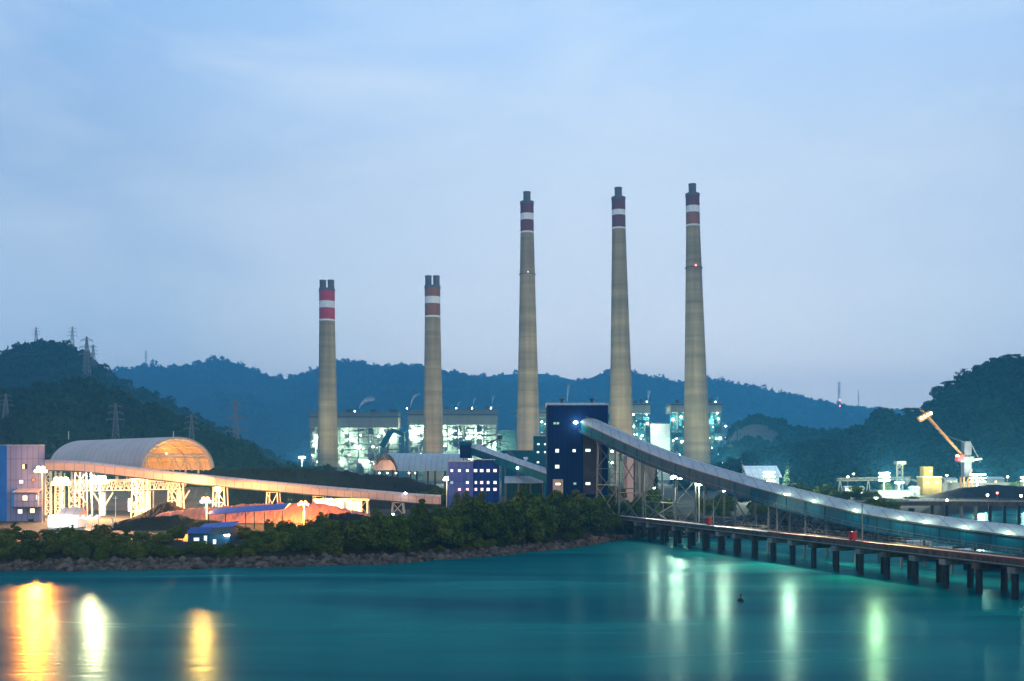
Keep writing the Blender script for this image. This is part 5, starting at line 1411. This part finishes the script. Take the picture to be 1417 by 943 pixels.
MB().bb(X(1214, 530), X(1265, 530), 529.5, 540.5, Z(680, 530) + .01, Z(678.5, 530)).build('roof', M['steel'], sb)
for uu in (1222, 1234, 1246, 1257): window(sb, X(uu, 530), 530, Z(685, 530), 1.2, 1.2, 'w_cool', 'whitewall')
mast(1223, 655, 520, 'greenish yellow floodlight mast left of the hopper tower', 13000, (1, .92, .40), 'e_yellow', hs=1.2, rows=3)
mast(1244, 668, 515, 'low white floodlight mast in front of the pale site building', 7000, (.95, 1, .75), 'e_yellow')
yc = thing('machine_house', 'yellow machine house with a stepped roof left of the crane tower', 'building', (X(1290, 545), 548, G))
MB().bb(X(1277, 545), X(1303, 545), 545, 553, G - .5, Z(661, 545)).build('wall', M['yellow'], yc)
MB().bb(X(1276.5, 545), X(1303.5, 545), 544.7, 553.3, Z(661, 545) + .01, Z(659.5, 545)).build('roof', M['palesteel'], yc)
MB().bb(X(1279, 545), X(1292, 545), 546, 551, Z(659.5, 545) + .02, Z(646, 545)).build('upper_house', M['yellow'], yc)
for uu in (1283, 1296): window(yc, X(uu, 545), 545, Z(668, 545), 1.4, 1.4, 'w_warm')
lamp((X(1287, 538), 538, Z(652, 538)), 1600, (1, .95, .5), yc, .5)
b = MB(); b.lathe([(.2, -.5), (.6, -.2), (.6, .2), (.2, .5)], 8, P(1288, 652, 543.5)); b.build('lamp_globe', M['e_yellow'], yc)
# crane
d = 540.0
cr_ = thing('harbour_crane', 'yellow harbour crane with raised orange boom lit at its tip', 'crane', (X(1340, d), d, G))
MB().bb(X(1334.5, d), X(1344.5, d), d, d + 4, Z(660, d), Z(614, d)).build('tower', M['brownpanel'], cr_)
MB().bb(X(1335.5, d), X(1343.5, d), d - .2, d + 4.2, Z(614, d) + .01, Z(611, d)).build('tower_cap', M['dark'], cr_)
MB().bb(X(1328, d), X(1347, d), d - 1, d + 5, Z(640, d), Z(632, d)).build('machinery_deck', M['dark'], cr_)
MB().bb(X(1323, d), X(1331, d), d - 2.5, d + 1, Z(638, d), Z(630, d)).build('operator_cab', M['redbox'], cr_)
b = MB()
A = P(1331, 630, d); T0 = P(1280, 573, d)
side = Vector((math.cos(R(-45)), 0, math.sin(R(-45))))
for q in (-1, 1):
    for oy in (-1.0, 1.0):
        b.beam(A + side * (q * .8) + Vector((0, oy, 0)), T0 + side * (q * 3.0) + Vector((0, oy * 1.3, 0)), .36)
n = 18
for k in range(n):
    t0 = k / n; t1 = (k + 1) / n; w0 = .8 + (3.0 - .8) * t0; w1 = .8 + (3.0 - .8) * t1
    p = A.lerp(T0, t0); q = A.lerp(T0, t1); sgn = 1 if k % 2 else -1
    for oy in (-1.1, 1.1): b.beam(p + side * (w0 * sgn) + Vector((0, oy, 0)), q - side * (w1 * sgn) + Vector((0, oy, 0)), .34); b.beam(p + side * w0 + Vector((0, oy, 0)), p - side * w0 + Vector((0, oy, 0)), .3)
b.build('boom', M['orangeboom'], cr_)
b = MB(); b.beam(P(1271.5, 581, d), P(1287, 572, d), 2.2, 3.0); b.build('boom_head', M['orangeboom'], cr_)
for t in (.1, .4, .7, .95):
    p = P(1271.5, 580, d).lerp(P(1287, 572, d), t); b = MB(); b.box((p.x, p.y - 1.9, p.z), (1.0, .5, 1.2)); b.build('boom_lamp', M['e_yellow'], cr_)
lamp(P(1281, 585, d) + Vector((0, -5, 0)), 900, (1, .85, .4), cr_, .5)
b = MB(); b.beam(P(1343, 613, d), P(1357, 640, d), .3); b.beam(P(1337, 613, d), P(1300, 600, d), .16); b.build('stay_cable', M['dark'], cr_)
b = MB()
for uu in (1334, 1345):
    for oy in (0, 4): b.beam((X(uu, d), d + oy, G - .4), (X(uu, d), d + oy, Z(660, d)), .8)
b.beam((X(1334, d), d, G + 4), (X(1345, d), d, G + 14), .4); b.build('portal_leg', M['orangeboom'], cr_)
b = MB(); b.lathe([(.2, -.5), (.8, -.2), (.8, .2), (.2, .5)], 8, P(1325, 631, d - 3)); b.build('cab_lamp', M['e_yellow'], cr_)
b = MB(); b.beam(P(1346, 637, d), P(1358, 635, d), 1.0, .8); b.build('counterweight_arm', M['whitewall'], cr_)
mast(1352, 657, 528, 'brightest yellow green floodlight mast in front of the crane tower', 34000, (1, .92, .40), 'e_yellow', hs=1.7, rows=3)
mast(1418, 661, 520, 'floodlight mast at the right picture edge beyond the dark mound', 24000, (1, .92, .42), 'e_yellow', rows=2)
lb_ = thing('low_wall', 'long pale lit wall running right behind the crane legs', 'wall', (X(1360, 556), 556, G))
MB().bb(X(1304, 556), X(1440, 556), 556, 557, G - .5, Z(669, 556)).build('wall', M['concrete'], lb_)
MB().bb(X(1304, 556), X(1440, 556), 555.8, 557.2, Z(669, 556) + .01, Z(667.8, 556)).build('coping', M['concrete'], lb_)
heap('coal_heap', 'long dark mound across the inlet at the right', 1400, 492, 330, 34, 672, 'coal', 73, prof=[(1235, 705), (1262, 692), (1300, 683), (1330, 676), (1370, 671), (1417, 673), (1470, 676), (1565, 705)], rough=.15)
for k, (uu, yt_, wpx, dd, m_, lb) in enumerate(((1183, 676, 26, 545, 'palesteel', 'low pale store shed under the middle of the open conveyor'), (1268, 676, 10, 528, 'steel', 'small grey switch cabinet hut left of the yellow machine house'), (1316, 664, 18, 560, 'palesteel', 'pale flat roofed shed between the yellow machine house and the crane'), (1378, 663, 24, 566, 'steel', 'grey shed right of the crane beyond the mound'))):
    t = thing('store_shed', lb, 'shed', (X(uu, dd), dd, G), 'small sheds of the crane yard')
    xa_, xb_ = X(uu - wpx / 2, dd), X(uu + wpx / 2, dd)
    MB().bb(xa_, xb_, dd, dd + 6, G - .5, Z(yt_, dd)).build('wall', M[m_], t)
    b = MB(); b.extrude([(0, -.4, 0), (0, 3, 1.2), (0, 6.4, 0)], (xa_ - .3, dd, Z(yt_, dd) + .01), (xb_ + .3, dd, Z(yt_, dd) + .01)); b.build('roof', M['greyroof'], t)
    window(t, (xa_ + xb_) / 2, dd, Z(yt_, dd) - 1.6, 1.2, 1.0, 'w_warm' if k % 2 else 'w_cool')
    b = MB(); b.bb(xa_ + .6, xa_ + 1.7, dd - .06, dd - .003, G, G + 2.1); b.build('door', M['dark'], t)
for k, (uu, yt_, dd, lb) in enumerate(((1173, 660, 556, 'thin lamp mast at the left end of the open conveyor'), (1181, 656, 600, 'slim lamp mast with one small lamp behind the open conveyor'), (1310, 658, 552, 'slim lamp mast just right of the yellow machine house'), (1394, 660, 545, 'slim lamp mast above the dark mound at far right'))):
    p = P(uu, yt_, dd); t = thing('lamp_mast', lb, 'lamp mast', (p.x, p.y, G), 'slim lamp masts of the crane yard')
    MB().tube((p.x, p.y, G - .5), p, .2, .12, 8).build('pole', M['steel'], t)
    b = MB(); b.lathe([(.2, -.5), (.6, -.2), (.6, .2), (.2, .4)], 8, (p.x, p.y - .3, p.z)); b.build('lamp_globe', M['e_yellow'], t)
    b = MB(); b.beam((p.x - .8, p.y, p.z - 1), (p.x + .8, p.y, p.z - 1), .15); b.build('crossarm', M['steel'], t)
# rear jetty
rj = thing('jetty', 'dark rear jetty on short piles across the inlet', 'jetty', (X(1330, 345), 345, 0))
b = MB(); b.bb(X(1178, 345), X(1640, 345), 345, 351, Z(698, 345), Z(694, 345)); b.build('deck_slab', M['concrete'], rj)
b = MB(); b.bb(X(1178, 345), X(1640, 345), 344.6, 344.98, Z(700, 345), Z(694.5, 345)); b.build('edge_beam', M['deckedge'], rj)
for k in range(18):
    uu = 1290 + k * 20
    MB().tube((X(uu, 346), 346, -3), (X(uu, 346), 346, Z(698.2, 345)), .55, .55, 12).build('pile', M['pile'] if k not in (2, 3) else M['concrete'], rj)
rail_b = MB()
for k in range(60): rail_b.beam((X(1180 + k * 7.6, 345), 345.2, Z(694, 345)), (X(1180 + k * 7.6, 345), 345.2, Z(694, 345) + 1.1), .08)
for zz in (.55, 1.1): rail_b.beam((X(1180, 345), 345.2, Z(694, 345) + zz), (X(1638, 345), 345.2, Z(694, 345) + zz), .08)
rail_b.build('handrail', M['steel'], rj)
for uu, yy, m_ in ((1312, 693, 'e_white'), (1368.5, 686, 'e_white'), (1382, 683, 'e_red'), (1415, 687, 'e_white')):
    b = MB(); z1 = Z(yy, 345); b.beam((X(uu, 345), 346, Z(694, 345)), (X(uu, 345), 346, z1 - .2), .12); q = b.build('lamp_post', M['steel'], rj)
    b = MB(); b.lathe([(.1, -.35), (.4, -.15), (.4, .15), (.1, .35)], 8, (X(uu, 345), 346, z1 + .1)); b.build('bulb', M[m_], q)
lamp((X(1350, 338), 338, 6), 200, (.9, 1, .75), rj, .4)

# moored boats behind the jetty
def boat(u, d, L_, label, canopy, hw=1.7):
    x_ = X(u, d); t = thing('moored_boat', label, 'boat', (x_, d, 0), 'boats moored behind the jetty')
    ax_ = Vector((.9, -.43, 0)).normalized(); pr_ = Vector((-ax_.y, ax_.x, 0)); c = Vector((x_, d, 0))
    n = 13; vs = []; fs = []
    for i in range(n):
        s = -L_ / 2 + L_ * i / (n - 1); k = i / (n - 1)
        w_ = hw * (1 - max(0, (k - .55) / .45) ** 2.2) * (.85 + .15 * min(1, k * 6)); w_ = max(w_, .05); sh_ = 1.25 + .9 * max(0, k - .5) ** 2 * 2
        for o_, z_ in ((-w_, sh_), (-w_ * .8, -.3), (0, -.6), (w_ * .8, -.3), (w_, sh_)):
            q = c + ax_ * s + pr_ * o_; vs.append((q.x, q.y, z_))
    for i in range(n - 1):
        for k in range(4): fs.append((i * 5 + k, i * 5 + k + 1, (i + 1) * 5 + k + 1, (i + 1) * 5 + k))
        fs.append((i * 5 + 4, i * 5, (i + 1) * 5, (i + 1) * 5 + 4))
    fs += [(4, 3, 2, 1, 0), tuple((n - 1) * 5 + k for k in range(5))]
    b = MB(); b.add(vs, fs); b.build('hull', M['hullblue'], t)
    a = math.atan2(ax_.y, ax_.x)
    if canopy == 'cabin':
        b = MB(); q = c - ax_ * 1.0; b.box((q.x, q.y, 2.6), (L_ * .52, hw * 1.5, 2.5), a); cb_ = b.build('cabin', M['whitewall'], t)
        b = MB(); b.box((q.x, q.y, 3.93), (L_ * .58, hw * 1.7, .14), a); b.build('roof', M['whitewall'], t)
        for k in range(3):
            b = MB(); w0 = q + ax_ * (-1.6 + 1.6 * k) - pr_ * (hw * .75 + .03); b.box((w0.x, w0.y, 2.9), (1.0, .05, .8), a); b.build('cabin_window', M['glassdark'], cb_)
    else:
        b = MB(); prof = [pr_ * (math.cos(PI * i / 10) * hw) + up * (2.2 + .9 * math.sin(PI * i / 10)) for i in range(11)] 
        b.extrude(prof, c - ax_ * (L_ * .36), c + ax_ * (L_ * .3)); b.build('canopy', M['whitewall'], t)
        for s in (-.3, .25):
            for o_ in (-1, 1):
                q = c + ax_ * (L_ * s) + pr_ * (o_ * hw * .85); b = MB(); b.beam((q.x, q.y, 1.1), (q.x, q.y, 2.4), .08); b.build('post', M['steel'], t)
boat(1279, 212, 9, 'moored boat with boxy white cabin behind the jetty', 'cabin')
boat(1319, 208, 11, 'moored boat with rounded white canopy behind the jetty', 'canopy', 1.9)
boat(1385, 190, 13, 'long low moored boat with pale canopy under the gallery at right', 'canopy', 1.9)
# black buoy on the water
p = P(1025, 832, 20 * F / (832 - 645)); bu_ = thing('buoy', 'small black buoy floating on the open teal water', 'buoy', (p.x, p.y, 0))
MB().lathe([(.1, -.4), (.42, -.2), (.5, .1), (.36, .38), (.1, .48)], 16, (p.x, p.y, 0)).build('float', M['buoy'], bu_)
MB().lathe([(.08, .47), (.08, .9), (.16, .92), (.16, 1.05)], 10, (p.x, p.y, 0)).build('pin', M['buoy'], bu_)

# ------------------------------------------------------------------ power pylons
def pylon_proto():
    r = thing('power_pylon', 'proto', 'power pylon'); H = 40.0
    def hw(z): return 3.6 * (1 - z / H * .86) if z < 30 else 3.6 * (1 - 30 / H * .86) * (1 - (z - 30) / 14)
    for sx in (-1, 1):
        for sy in (-1, 1):
            b = MB(); zs_ = [0, 10, 20, 30, H]
            for i in range(4): b.beam((sx * hw(zs_[i]), sy * hw(zs_[i]), zs_[i]), (sx * hw(zs_[i + 1]), sy * hw(zs_[i + 1]), zs_[i + 1]), .5)
            b.build('leg', M['pylon'], r)
    b = MB(); z = 0
    while z < H - 2:
        s = max(2.2, hw(z) * 1.6); z1 = min(H, z + s)
        for sy in (-1, 1):
            b.beam((-hw(z), sy * hw(z), z), (hw(z1), sy * hw(z1), z1), .26); b.beam((hw(z), sy * hw(z), z), (-hw(z1), sy * hw(z1), z1), .26); b.beam((-hw(z1), sy * hw(z1), z1), (hw(z1), sy * hw(z1), z1), .24)
        z = z1
    b.build('bracing', M['pylon'], r)
    for zz, l_ in ((25, 7.5), (31, 6.5), (37, 5.5)):
        b = MB(); b.beam((-l_, 0, zz), (l_, 0, zz), .42); b.beam((-l_, 0, zz), (-hw(zz), 0, zz + 1.8), .3); b.beam((l_, 0, zz), (hw(zz), 0, zz + 1.8), .3)
        for sx in (-1, 1): b.beam((sx * l_ * .97, 0, zz), (sx * l_ * .97, 0, zz - 1.8), .4)
        b.build('cross_arm', M['pylon'], r)
    return r
PY = pylon_proto(); _pf = [True]
def pylon(u, ytop, d, h, label, rz):
    zt_ = Z(ytop, d); hgt = zt_ - h; sc = hgt / 40.0
    loc = (X(u, d), d, h)
    if _pf[0]: r = PY; _pf[0] = False; r.location = loc; r.rotation_euler = (0, 0, rz)
    else: r = dup(PY, loc, rz)
    s_xy = max(.6, min(1.2, sc)); r.scale = (s_xy, s_xy, sc); r['label'] = label; r['group'] = 'power pylons on the hills'
def hh(fn, u, d): return float(fn(np.array([float(u)]), np.array([float(d)]))[0]) - .5
pylon(50, 453, 1222, hh(h_lb, 50, 1222), 'pylon on the left hill summit, left of the hilltop', .2)
pylon(100, 452, 1215, hh(h_lb, 100, 1215), 'pylon on the left hill, just right of the hilltop', .5)
pylon(120, 466, 1140, hh(h_lb, 120, 1140), 'wide armed pylon lowest on the right shoulder of the left hill', .1)
pylon(129, 477, 1200, hh(h_lb, 129, 1200), 'small dark pylon close behind the wide armed one on the hill shoulder', .9)
pylon(202, 485, 3780, hh(h_far, 202, 3780), 'solitary pylon on the far ridge left of all chimneys', .3)
pylon(8, 545, 640, hh(h_lf, 8, 640), 'large pylon at the left picture edge above the lavender tower', .3)
pylon(160, 558, 660, hh(h_lf, 160, 660), 'faint pylon on the dark slope above the big arched shed', .4)
pylon(265, 573, 680, hh(h_lf, 265, 680), 'faint small pylon above the open end of the arched shed', .4)
pylon(326, 553, 900, G - .5, 'tall faint pylon in the haze right of the arched shed', .2)
pylon(1161, 528, 3600, hh(h_far, 1161, 3600) - 1, 'tall pylon with red beacons on the ridge right of the chimneys', .25)
_py_r = [o for o in bpy.data.objects if o.get('label') == 'tall pylon with red beacons on the ridge right of the chimneys'][0]
bm_ = MB(); bm_.lathe([(.6, -1.6), (1.6, -.6), (1.6, .6), (.6, 1.6)], 8, (0, -4, 13)); o_ = bm_.build('beacon', M['e_red']); o_.parent = _py_r
o2 = o_.copy(); COL.objects.link(o2); o2.parent = _py_r; o2.location = (-2, -4, -9)
rm = thing('radio_mast', 'slim radio mast on the ridge right of the beacon pylon', 'radio mast', (X(1188, 3700), 3700, hh(h_far, 1188, 3700)))
zb_ = hh(h_far, 1188, 3700)
MB().beam((X(1188, 3700), 3700, zb_), P(1188, 540, 3700), 1.6).build('mast', M['pylon'], rm)
b = MB(); b.beam(P(1186, 547, 3700), P(1190, 547, 3700), 1.4); b.beam(P(1186, 553, 3700), P(1190, 553, 3700), 1.4); b.build('antenna', M['pylon'], rm)

# ------------------------------------------------------------------ vegetation
def leaf_cloud(clumps, n, size, rg):
    """n small leaf sprays spread through ellipsoid clumps: returns quads"""
    vol = np.array([c[3] * c[4] * c[5] for c in clumps]) ** (2 / 3.); idx = rg.choice(len(clumps), n, p=vol / vol.sum())
    C = np.array(clumps)[idx]
    dr = rg.normal(size=(n, 3)); dr /= np.linalg.norm(dr, axis=1, keepdims=True)
    rr = rg.uniform(.45, 1.06, n) ** .6
    pos = C[:, :3] + dr * C[:, 3:6] * rr[:, None]
    nrm = dr * .7 + rg.normal(size=(n, 3)) * .6 + np.array([0, 0, .35]); nrm /= np.linalg.norm(nrm, axis=1, keepdims=True)
    t = np.cross(nrm, rg.normal(size=(n, 3))); t /= np.linalg.norm(t, axis=1, keepdims=True); s = np.cross(nrm, t)
    L_ = size * rg.uniform(.6, 1.5, n)[:, None]; W_ = L_ * rg.uniform(.45, .8, n)[:, None]
    V = np.stack([pos - t * L_ * .5, pos + s * W_ * .5 + nrm * L_ * .08, pos + t * L_ * .5, pos - s * W_ * .5 + nrm * L_ * .08], 1).reshape(-1, 3)
    return V, np.arange(n * 4).reshape(n, 4)
def tree_proto(name, label, cat, seed, h, w_, trunk_h, nclump, nleaf, size, m, group, conifer=False):
    rg = np.random.default_rng(seed); r = thing(name, label, cat, (0, 0, 0), group); cl = []
    if conifer:
        for k in range(nclump):
            t = k / (nclump - 1); z = trunk_h + (h - trunk_h) * t; q = w_ * .5 * (1 - t) ** .8 + .15; a = rg.uniform(0, 6.28)
            cl.append((math.cos(a) * q * .35, math.sin(a) * q * .35, z, q * .9, q * .9, (h - trunk_h) / nclump * 1.1))
    else:
        for k in range(nclump):
            a = rg.uniform(0, 6.28); q = (w_ / 2) * math.sqrt(rg.uniform(0, 1)) * .78; t = rg.uniform(0, 1)
            z = trunk_h + (h - trunk_h) * (.12 + .80 * t * (1 - (q / (w_ / 2)) ** 2 * .55)); s = rg.uniform(.16, .30) * w_ * .75
            cl.append((math.cos(a) * q, math.sin(a) * q, z, s, s, s * rg.uniform(.55, .85)))
    V, Fq = leaf_cloud(cl, nleaf, size, rg); np_mesh('crown', V, Fq, m, r)
    b = MB(); b.path([(0, 0, -.6), (rg.uniform(-.1, .1) * h * .2, rg.uniform(-.1, .1) * h * .2, h * .35), (rg.uniform(-.1, .1) * h * .3, rg.uniform(-.1, .1) * h * .3, h * .8)], [h * .030, h * .020, h * .008], 7)
    for c in cl[:7]:
        b.path([(0, 0, trunk_h * .6 + .3), (c[0] * .5, c[1] * .5, (trunk_h * .5 + c[2]) * .55), (c[0] * .9, c[1] * .9, c[2])], [h * .014, h * .010, h * .004], 5)
    b.build('trunk', M['bark'], r); return r
LB1 = 'dense dark green mangrove shrub in the thicket on the rocky bank'
protos = [tree_proto('shrub', LB1, 'shrub', 100 + k, 6.0 + .5 * (k % 3), 7.0 + .6 * (k % 2), .5, 26, 4200, .50, M['leafmid' if k in (1, 4) else 'leaf'], 'shrubs of the bank thicket') for k in range(6)]
used = set()
def plant(k, loc, rz, sc):
    p_ = protos[k]
    if k not in used:
        used.add(k); p_.location = loc; p_.rotation_euler = (0, 0, rz); p_.scale = sc; return p_
    return dup(p_, loc, rz, sc)
# top outline of the thicket in the photograph
TU = [-120, 0, 30, 60, 120, 160, 200, 235, 255, 320, 345, 400, 470, 540, 600, 640, 700, 760, 800, 830, 850, 875]
TY = [740, 734, 728, 734, 728, 729, 738, 750, 762, 764, 732, 724, 716, 712, 704, 695, 684, 681, 683, 688, 708, 736]
rg_ = np.random.default_rng(5)
for row in range(3):
    uu = -110.0 + row * 9
    while uu < 868:
        s_ = float(shore(uu)); dd = s_ + (8, 14, 22)[row] + rg_.uniform(-1.5, 1.5)
        ytop = float(np.interp(uu, TU, TY)) + rg_.uniform(-5, 8) + (10, 4, 0)[row] * rg_.uniform(.4, 1.3)
        zt_ = Z(ytop, dd); gz = float(ground_h(np.array([uu]), np.array([dd]))[0]); h_ = zt_ - gz
        if h_ > 1.2 and not (250 < uu < 325 and dd < 232):
            k = int(rg_.integers(6)); hs = h_ / (6.0 + .5 * (k % 3)); ws_ = np.clip(hs * 1.05, .55, 1.15) * rg_.uniform(.85, 1.2)
            plant(k, (X(uu, dd), dd, gz - .1), rg_.uniform(0, 6.28), (ws_, ws_, hs))
        uu += (20, 24, 28)[row] * rg_.uniform(.75, 1.2)
tp_ = [tree_proto('bank_tree', 'taller tree standing up out of the dark bank thicket', 'tree', 190 + k, 9.5, 5.2, 3.2, 15, 2200, .5, M['leafmid' if k else 'leaf'], 'taller trees in the bank thicket') for k in range(2)]
for k, (uu, off, yt_) in enumerate(((22, 16, 722), (98, 20, 724), (176, 17, 726), (372, 18, 716), (446, 22, 708), (520, 20, 700), (582, 24, 690), (664, 24, 676), (726, 22, 672), (802, 20, 674))):
    dd = float(shore(uu)) + off; gz = float(ground_h(np.array([uu]), np.array([dd]))[0]); h_ = Z(yt_, dd) - gz; loc = (X(uu, dd), dd, gz - .1)
    q = tp_[k] if k < 2 else dup(tp_[k % 2], loc)
    q.location = loc; q.rotation_euler = (0, 0, k * 1.7); q.scale = (h_ / 9.5, h_ / 9.5, h_ / 9.5)
# low scrub on the rock edge
for k in range(70):
    uu = rg_.uniform(-60, 880); dd = float(shore(uu)) + rg_.uniform(5, 7.5); gz = float(ground_h(np.array([uu]), np.array([dd]))[0]); s_ = rg_.uniform(.26, .46)
    plant(int(rg_.integers(6)), (X(uu, dd), dd, gz - .2), rg_.uniform(0, 6.28), (s_ * 1.2, s_ * 1.2, s_))
for k in range(26):
    uu = rg_.uniform(222, 350); far_ = k % 3 == 0 and not 248 < uu < 330; dd = float(shore(uu)) + (rg_.uniform(12, 30) if far_ else rg_.uniform(6.5, 9.5)); gz = float(ground_h(np.array([uu]), np.array([dd]))[0]); s_ = rg_.uniform(.16, .28) * (1.7 if far_ else 1)
    plant(int(rg_.integers(6)), (X(uu, dd), dd, gz - .2), rg_.uniform(0, 6.28), (s_ * 1.6, s_ * 1.6, s_))
# yellow green bushes lit at the root of the jetty
brp = tree_proto('bush', 'proto', 'bush', 140, 5.0, 5.4, .4, 20, 2600, .42, M['leaflit'], 'bright bushes at the jetty root')
for k, (uu, dd, yt_, lb) in enumerate(((900, 283, 676, 'bright yellow green bush lit by the lamps under the gallery'), (884, 279, 690, 'rounded bush between the concrete block and the bright yellow green bush'), (868, 276, 712, 'green bush on the bank at the very root of the jetty'), (915, 296, 684, 'lit green bush behind the first legs of the gallery'))):
    gz = G; h_ = Z(yt_, dd) - gz; loc = (X(uu, dd), dd, gz - .2)
    r = brp if k == 0 else dup(brp, loc)
    r.location = loc; r.rotation_euler = (0, 0, k * 1.3); r.scale = (h_ / 5 * .9, h_ / 5 * .9, h_ / 5); r['label'] = lb
for k in range(34):
    uu = rg_.uniform(925, 1262); dd = rg_.uniform(292, 345) if uu < 1180 else rg_.uniform(285, 300); gz = float(ground_h(np.array([uu]), np.array([dd]))[0]); s_ = rg_.uniform(.55, 1.0)
    q = plant(int(rg_.integers(6)), (X(uu, dd), dd, gz - .2), rg_.uniform(0, 6.28), (s_ * 1.15, s_ * 1.15, s_))
    q['label'] = 'dark green shrub behind the steel legs of the curved gallery'; q['group'] = 'shrubs behind the gallery legs'
# conifers
cf = tree_proto('cypress_tree', 'proto', 'cypress', 150, 14, 3.4, .8, 26, 2600, .45, M['conifer'], 'dark cypress trees behind the gallery', True)
for k, (uu, dd, yt_, ws_, lb) in enumerate(((908, 312, 645, .8, 'slim dark cypress beside the grey concrete block'), (1025, 430, 636, 1.5, 'dark conifer left of the white pitched shed'), (1090, 440, 643, 1.8, 'dark conifer right of the white pitched shed'), (1010, 400, 645, 1.1, 'thin dark conifer near the foot of the rightmost chimney'))):
    h_ = Z(yt_, dd) - G; loc = (X(uu, dd), dd, G - .2)
    r = cf if k == 0 else dup(cf, loc)
    r.location = loc; r.scale = (ws_, ws_, h_ / 14); r['label'] = lb
# broadleaf trees behind the gallery and on the yard
bt = [tree_proto('yard_tree', 'proto', 'tree', 160 + k, 9, 9, 1.5, 22, 2600, .6, M['leaf'], 'dark trees behind the gallery') for k in range(2)]
ub = set()
for (uu, dd, yt_, ws_, lb) in ((1105, 420, 668, 1.1, 'dark tree behind the gallery, right of the conifer'), (1122, 440, 672, 1.0, 'dark tree crown low behind the gallery roof, left of the open conveyor'), (1140, 430, 668, 1.2, 'rounded dark tree just left of the open conveyor'), (1160, 420, 676, 1.1, 'dark tree below the left end of the open conveyor'), (1185, 425, 672, 1.3, 'broad dark tree under the open conveyor'), (1205, 440, 678, 1.0, 'dark tree left of the pale site building'), (1226, 540, 668, .8, 'small tree behind the pale site building'), (848, 305, 672, 1.0, 'dark tree in front of the stair frame'), (835, 292, 684, 1.0, 'dark tree at the right foot of the navy tower'), (860, 296, 690, .9, 'low dark tree between the navy tower and the concrete block'), (1405, 540, 664, .8, 'dark tree at the right edge beyond the mound'), (1190, 470, 686, 1.2, 'low dark tree on the bank in front of the open conveyor'), (1216, 462, 688, 1.3, 'low broad dark tree on the bank in front of the pale site building'), (1240, 455, 690, 1.2, 'low dark tree at the left end of the rear jetty'), (1262, 480, 686, 1.0, 'low dark tree at the left foot of the dark mound'), (605, 352, 672, .9, 'reddish dark tree left of the blue three storey building'), (640, 322, 676, .7, 'small dark tree in front of the pale blue wing'), (585, 350, 680, .8, 'low dark tree right of the small arched shed')):
    h_ = Z(yt_, dd) - G; k = len(ub) % 2; loc = (X(uu, dd), dd, G - .2)
    if k not in ub and len(ub) < 2: r = bt[k]; r.location = loc
    else: r = dup(bt[int(rg_.integers(2))], loc)
    ub.add(k if k not in ub else len(ub) + 10); r.rotation_euler = (0, 0, rg_.uniform(0, 6)); r.scale = (ws_, ws_, h_ / 9); r['label'] = lb
# skyline trees of the right hill
hp = tree_proto('hill_tree', 'proto', 'tree', 170, 14, 11, 5, 16, 900, 1.1, M['forest'], 'skyline trees on the right hill')
hl = ((1212, 566, 'rounded tree clump at the low left end of the right hill skyline'), (1226, 566, 'second tree of the clump at the low left end of the right hill skyline'), (1262, 562, 'skyline tree left of the raised crane boom'), (1292, 533, 'loose crowned tree on the steep left shoulder of the right hill'), (1302, 531, 'feathery tree leaning over the shoulder of the right hill'), (1318, 525, 'skyline tree just right of the feathery one'), (1350, 504, 'skyline tree halfway up the right hill'), (1378, 495, 'skyline tree near the top of the right hill'), (1402, 490, 'topmost skyline tree at the right picture edge'))
for k, (uu, yt_, lb) in enumerate(hl):
    dd = 768.0; gz = hh(h_rt, uu, dd); h_ = max(9, Z(yt_, dd) - gz); loc = (X(uu, dd), dd, gz - .3)
    r = hp if k == 0 else dup(hp, loc)
    r.location = loc; r.rotation_euler = (0, 0, k * 2.1); r.scale = (.8 + .25 * (k % 3), .8 + .25 * (k % 3), h_ / 14); r['label'] = lb

# ------------------------------------------------------------------ riprap
rg = np.random.default_rng(77); n = 4600
u = rg.uniform(-180, 905, n); t = rg.uniform(-.12, .62, n); d = shore(u) + 3.0 * (vnoise(u * .03, 0 * u, 5) - .5) + t * 8.5
z = ground_h(u, d); r = rg.uniform(.22, .55, n) * rg.choice([.6, .8, 1, 1.3, 2.1], n)
Vr, Fr = blobs(np.stack([(u - 708.5) / F * d, d, z + r * .15], -1), r, .75, .3, (ICO1, ICOF1), 78)
o = np_mesh('riprap_rocks', Vr, Fr, M['rock']); tag(o, 'brown riprap boulders lining the near bank under the shrubs', 'rocks', kind='stuff')
n = 2600; u = rg.uniform(885, 1262, n); t = rg.uniform(-.1, 1.6, n); d = shore(u) + t * 12
z = ground_h(u, d) + np.clip(t - .5, 0, 1) * 2.6 * np.clip((u - 1030) / 60, 0, 1); r = rg.uniform(.4, .95, n) * rg.choice([.7, 1, 1, 1.4], n)
Vr, Fr = blobs(np.stack([(u - 708.5) / F * d, d, z + r * .15], -1), r, .75, .3, (ICO1, ICOF1), 79)
o = np_mesh('riprap_rocks', Vr, Fr, M['darkrock']); tag(o, 'dark riprap boulders piled behind the jetty below the gallery', 'rocks', kind='stuff')
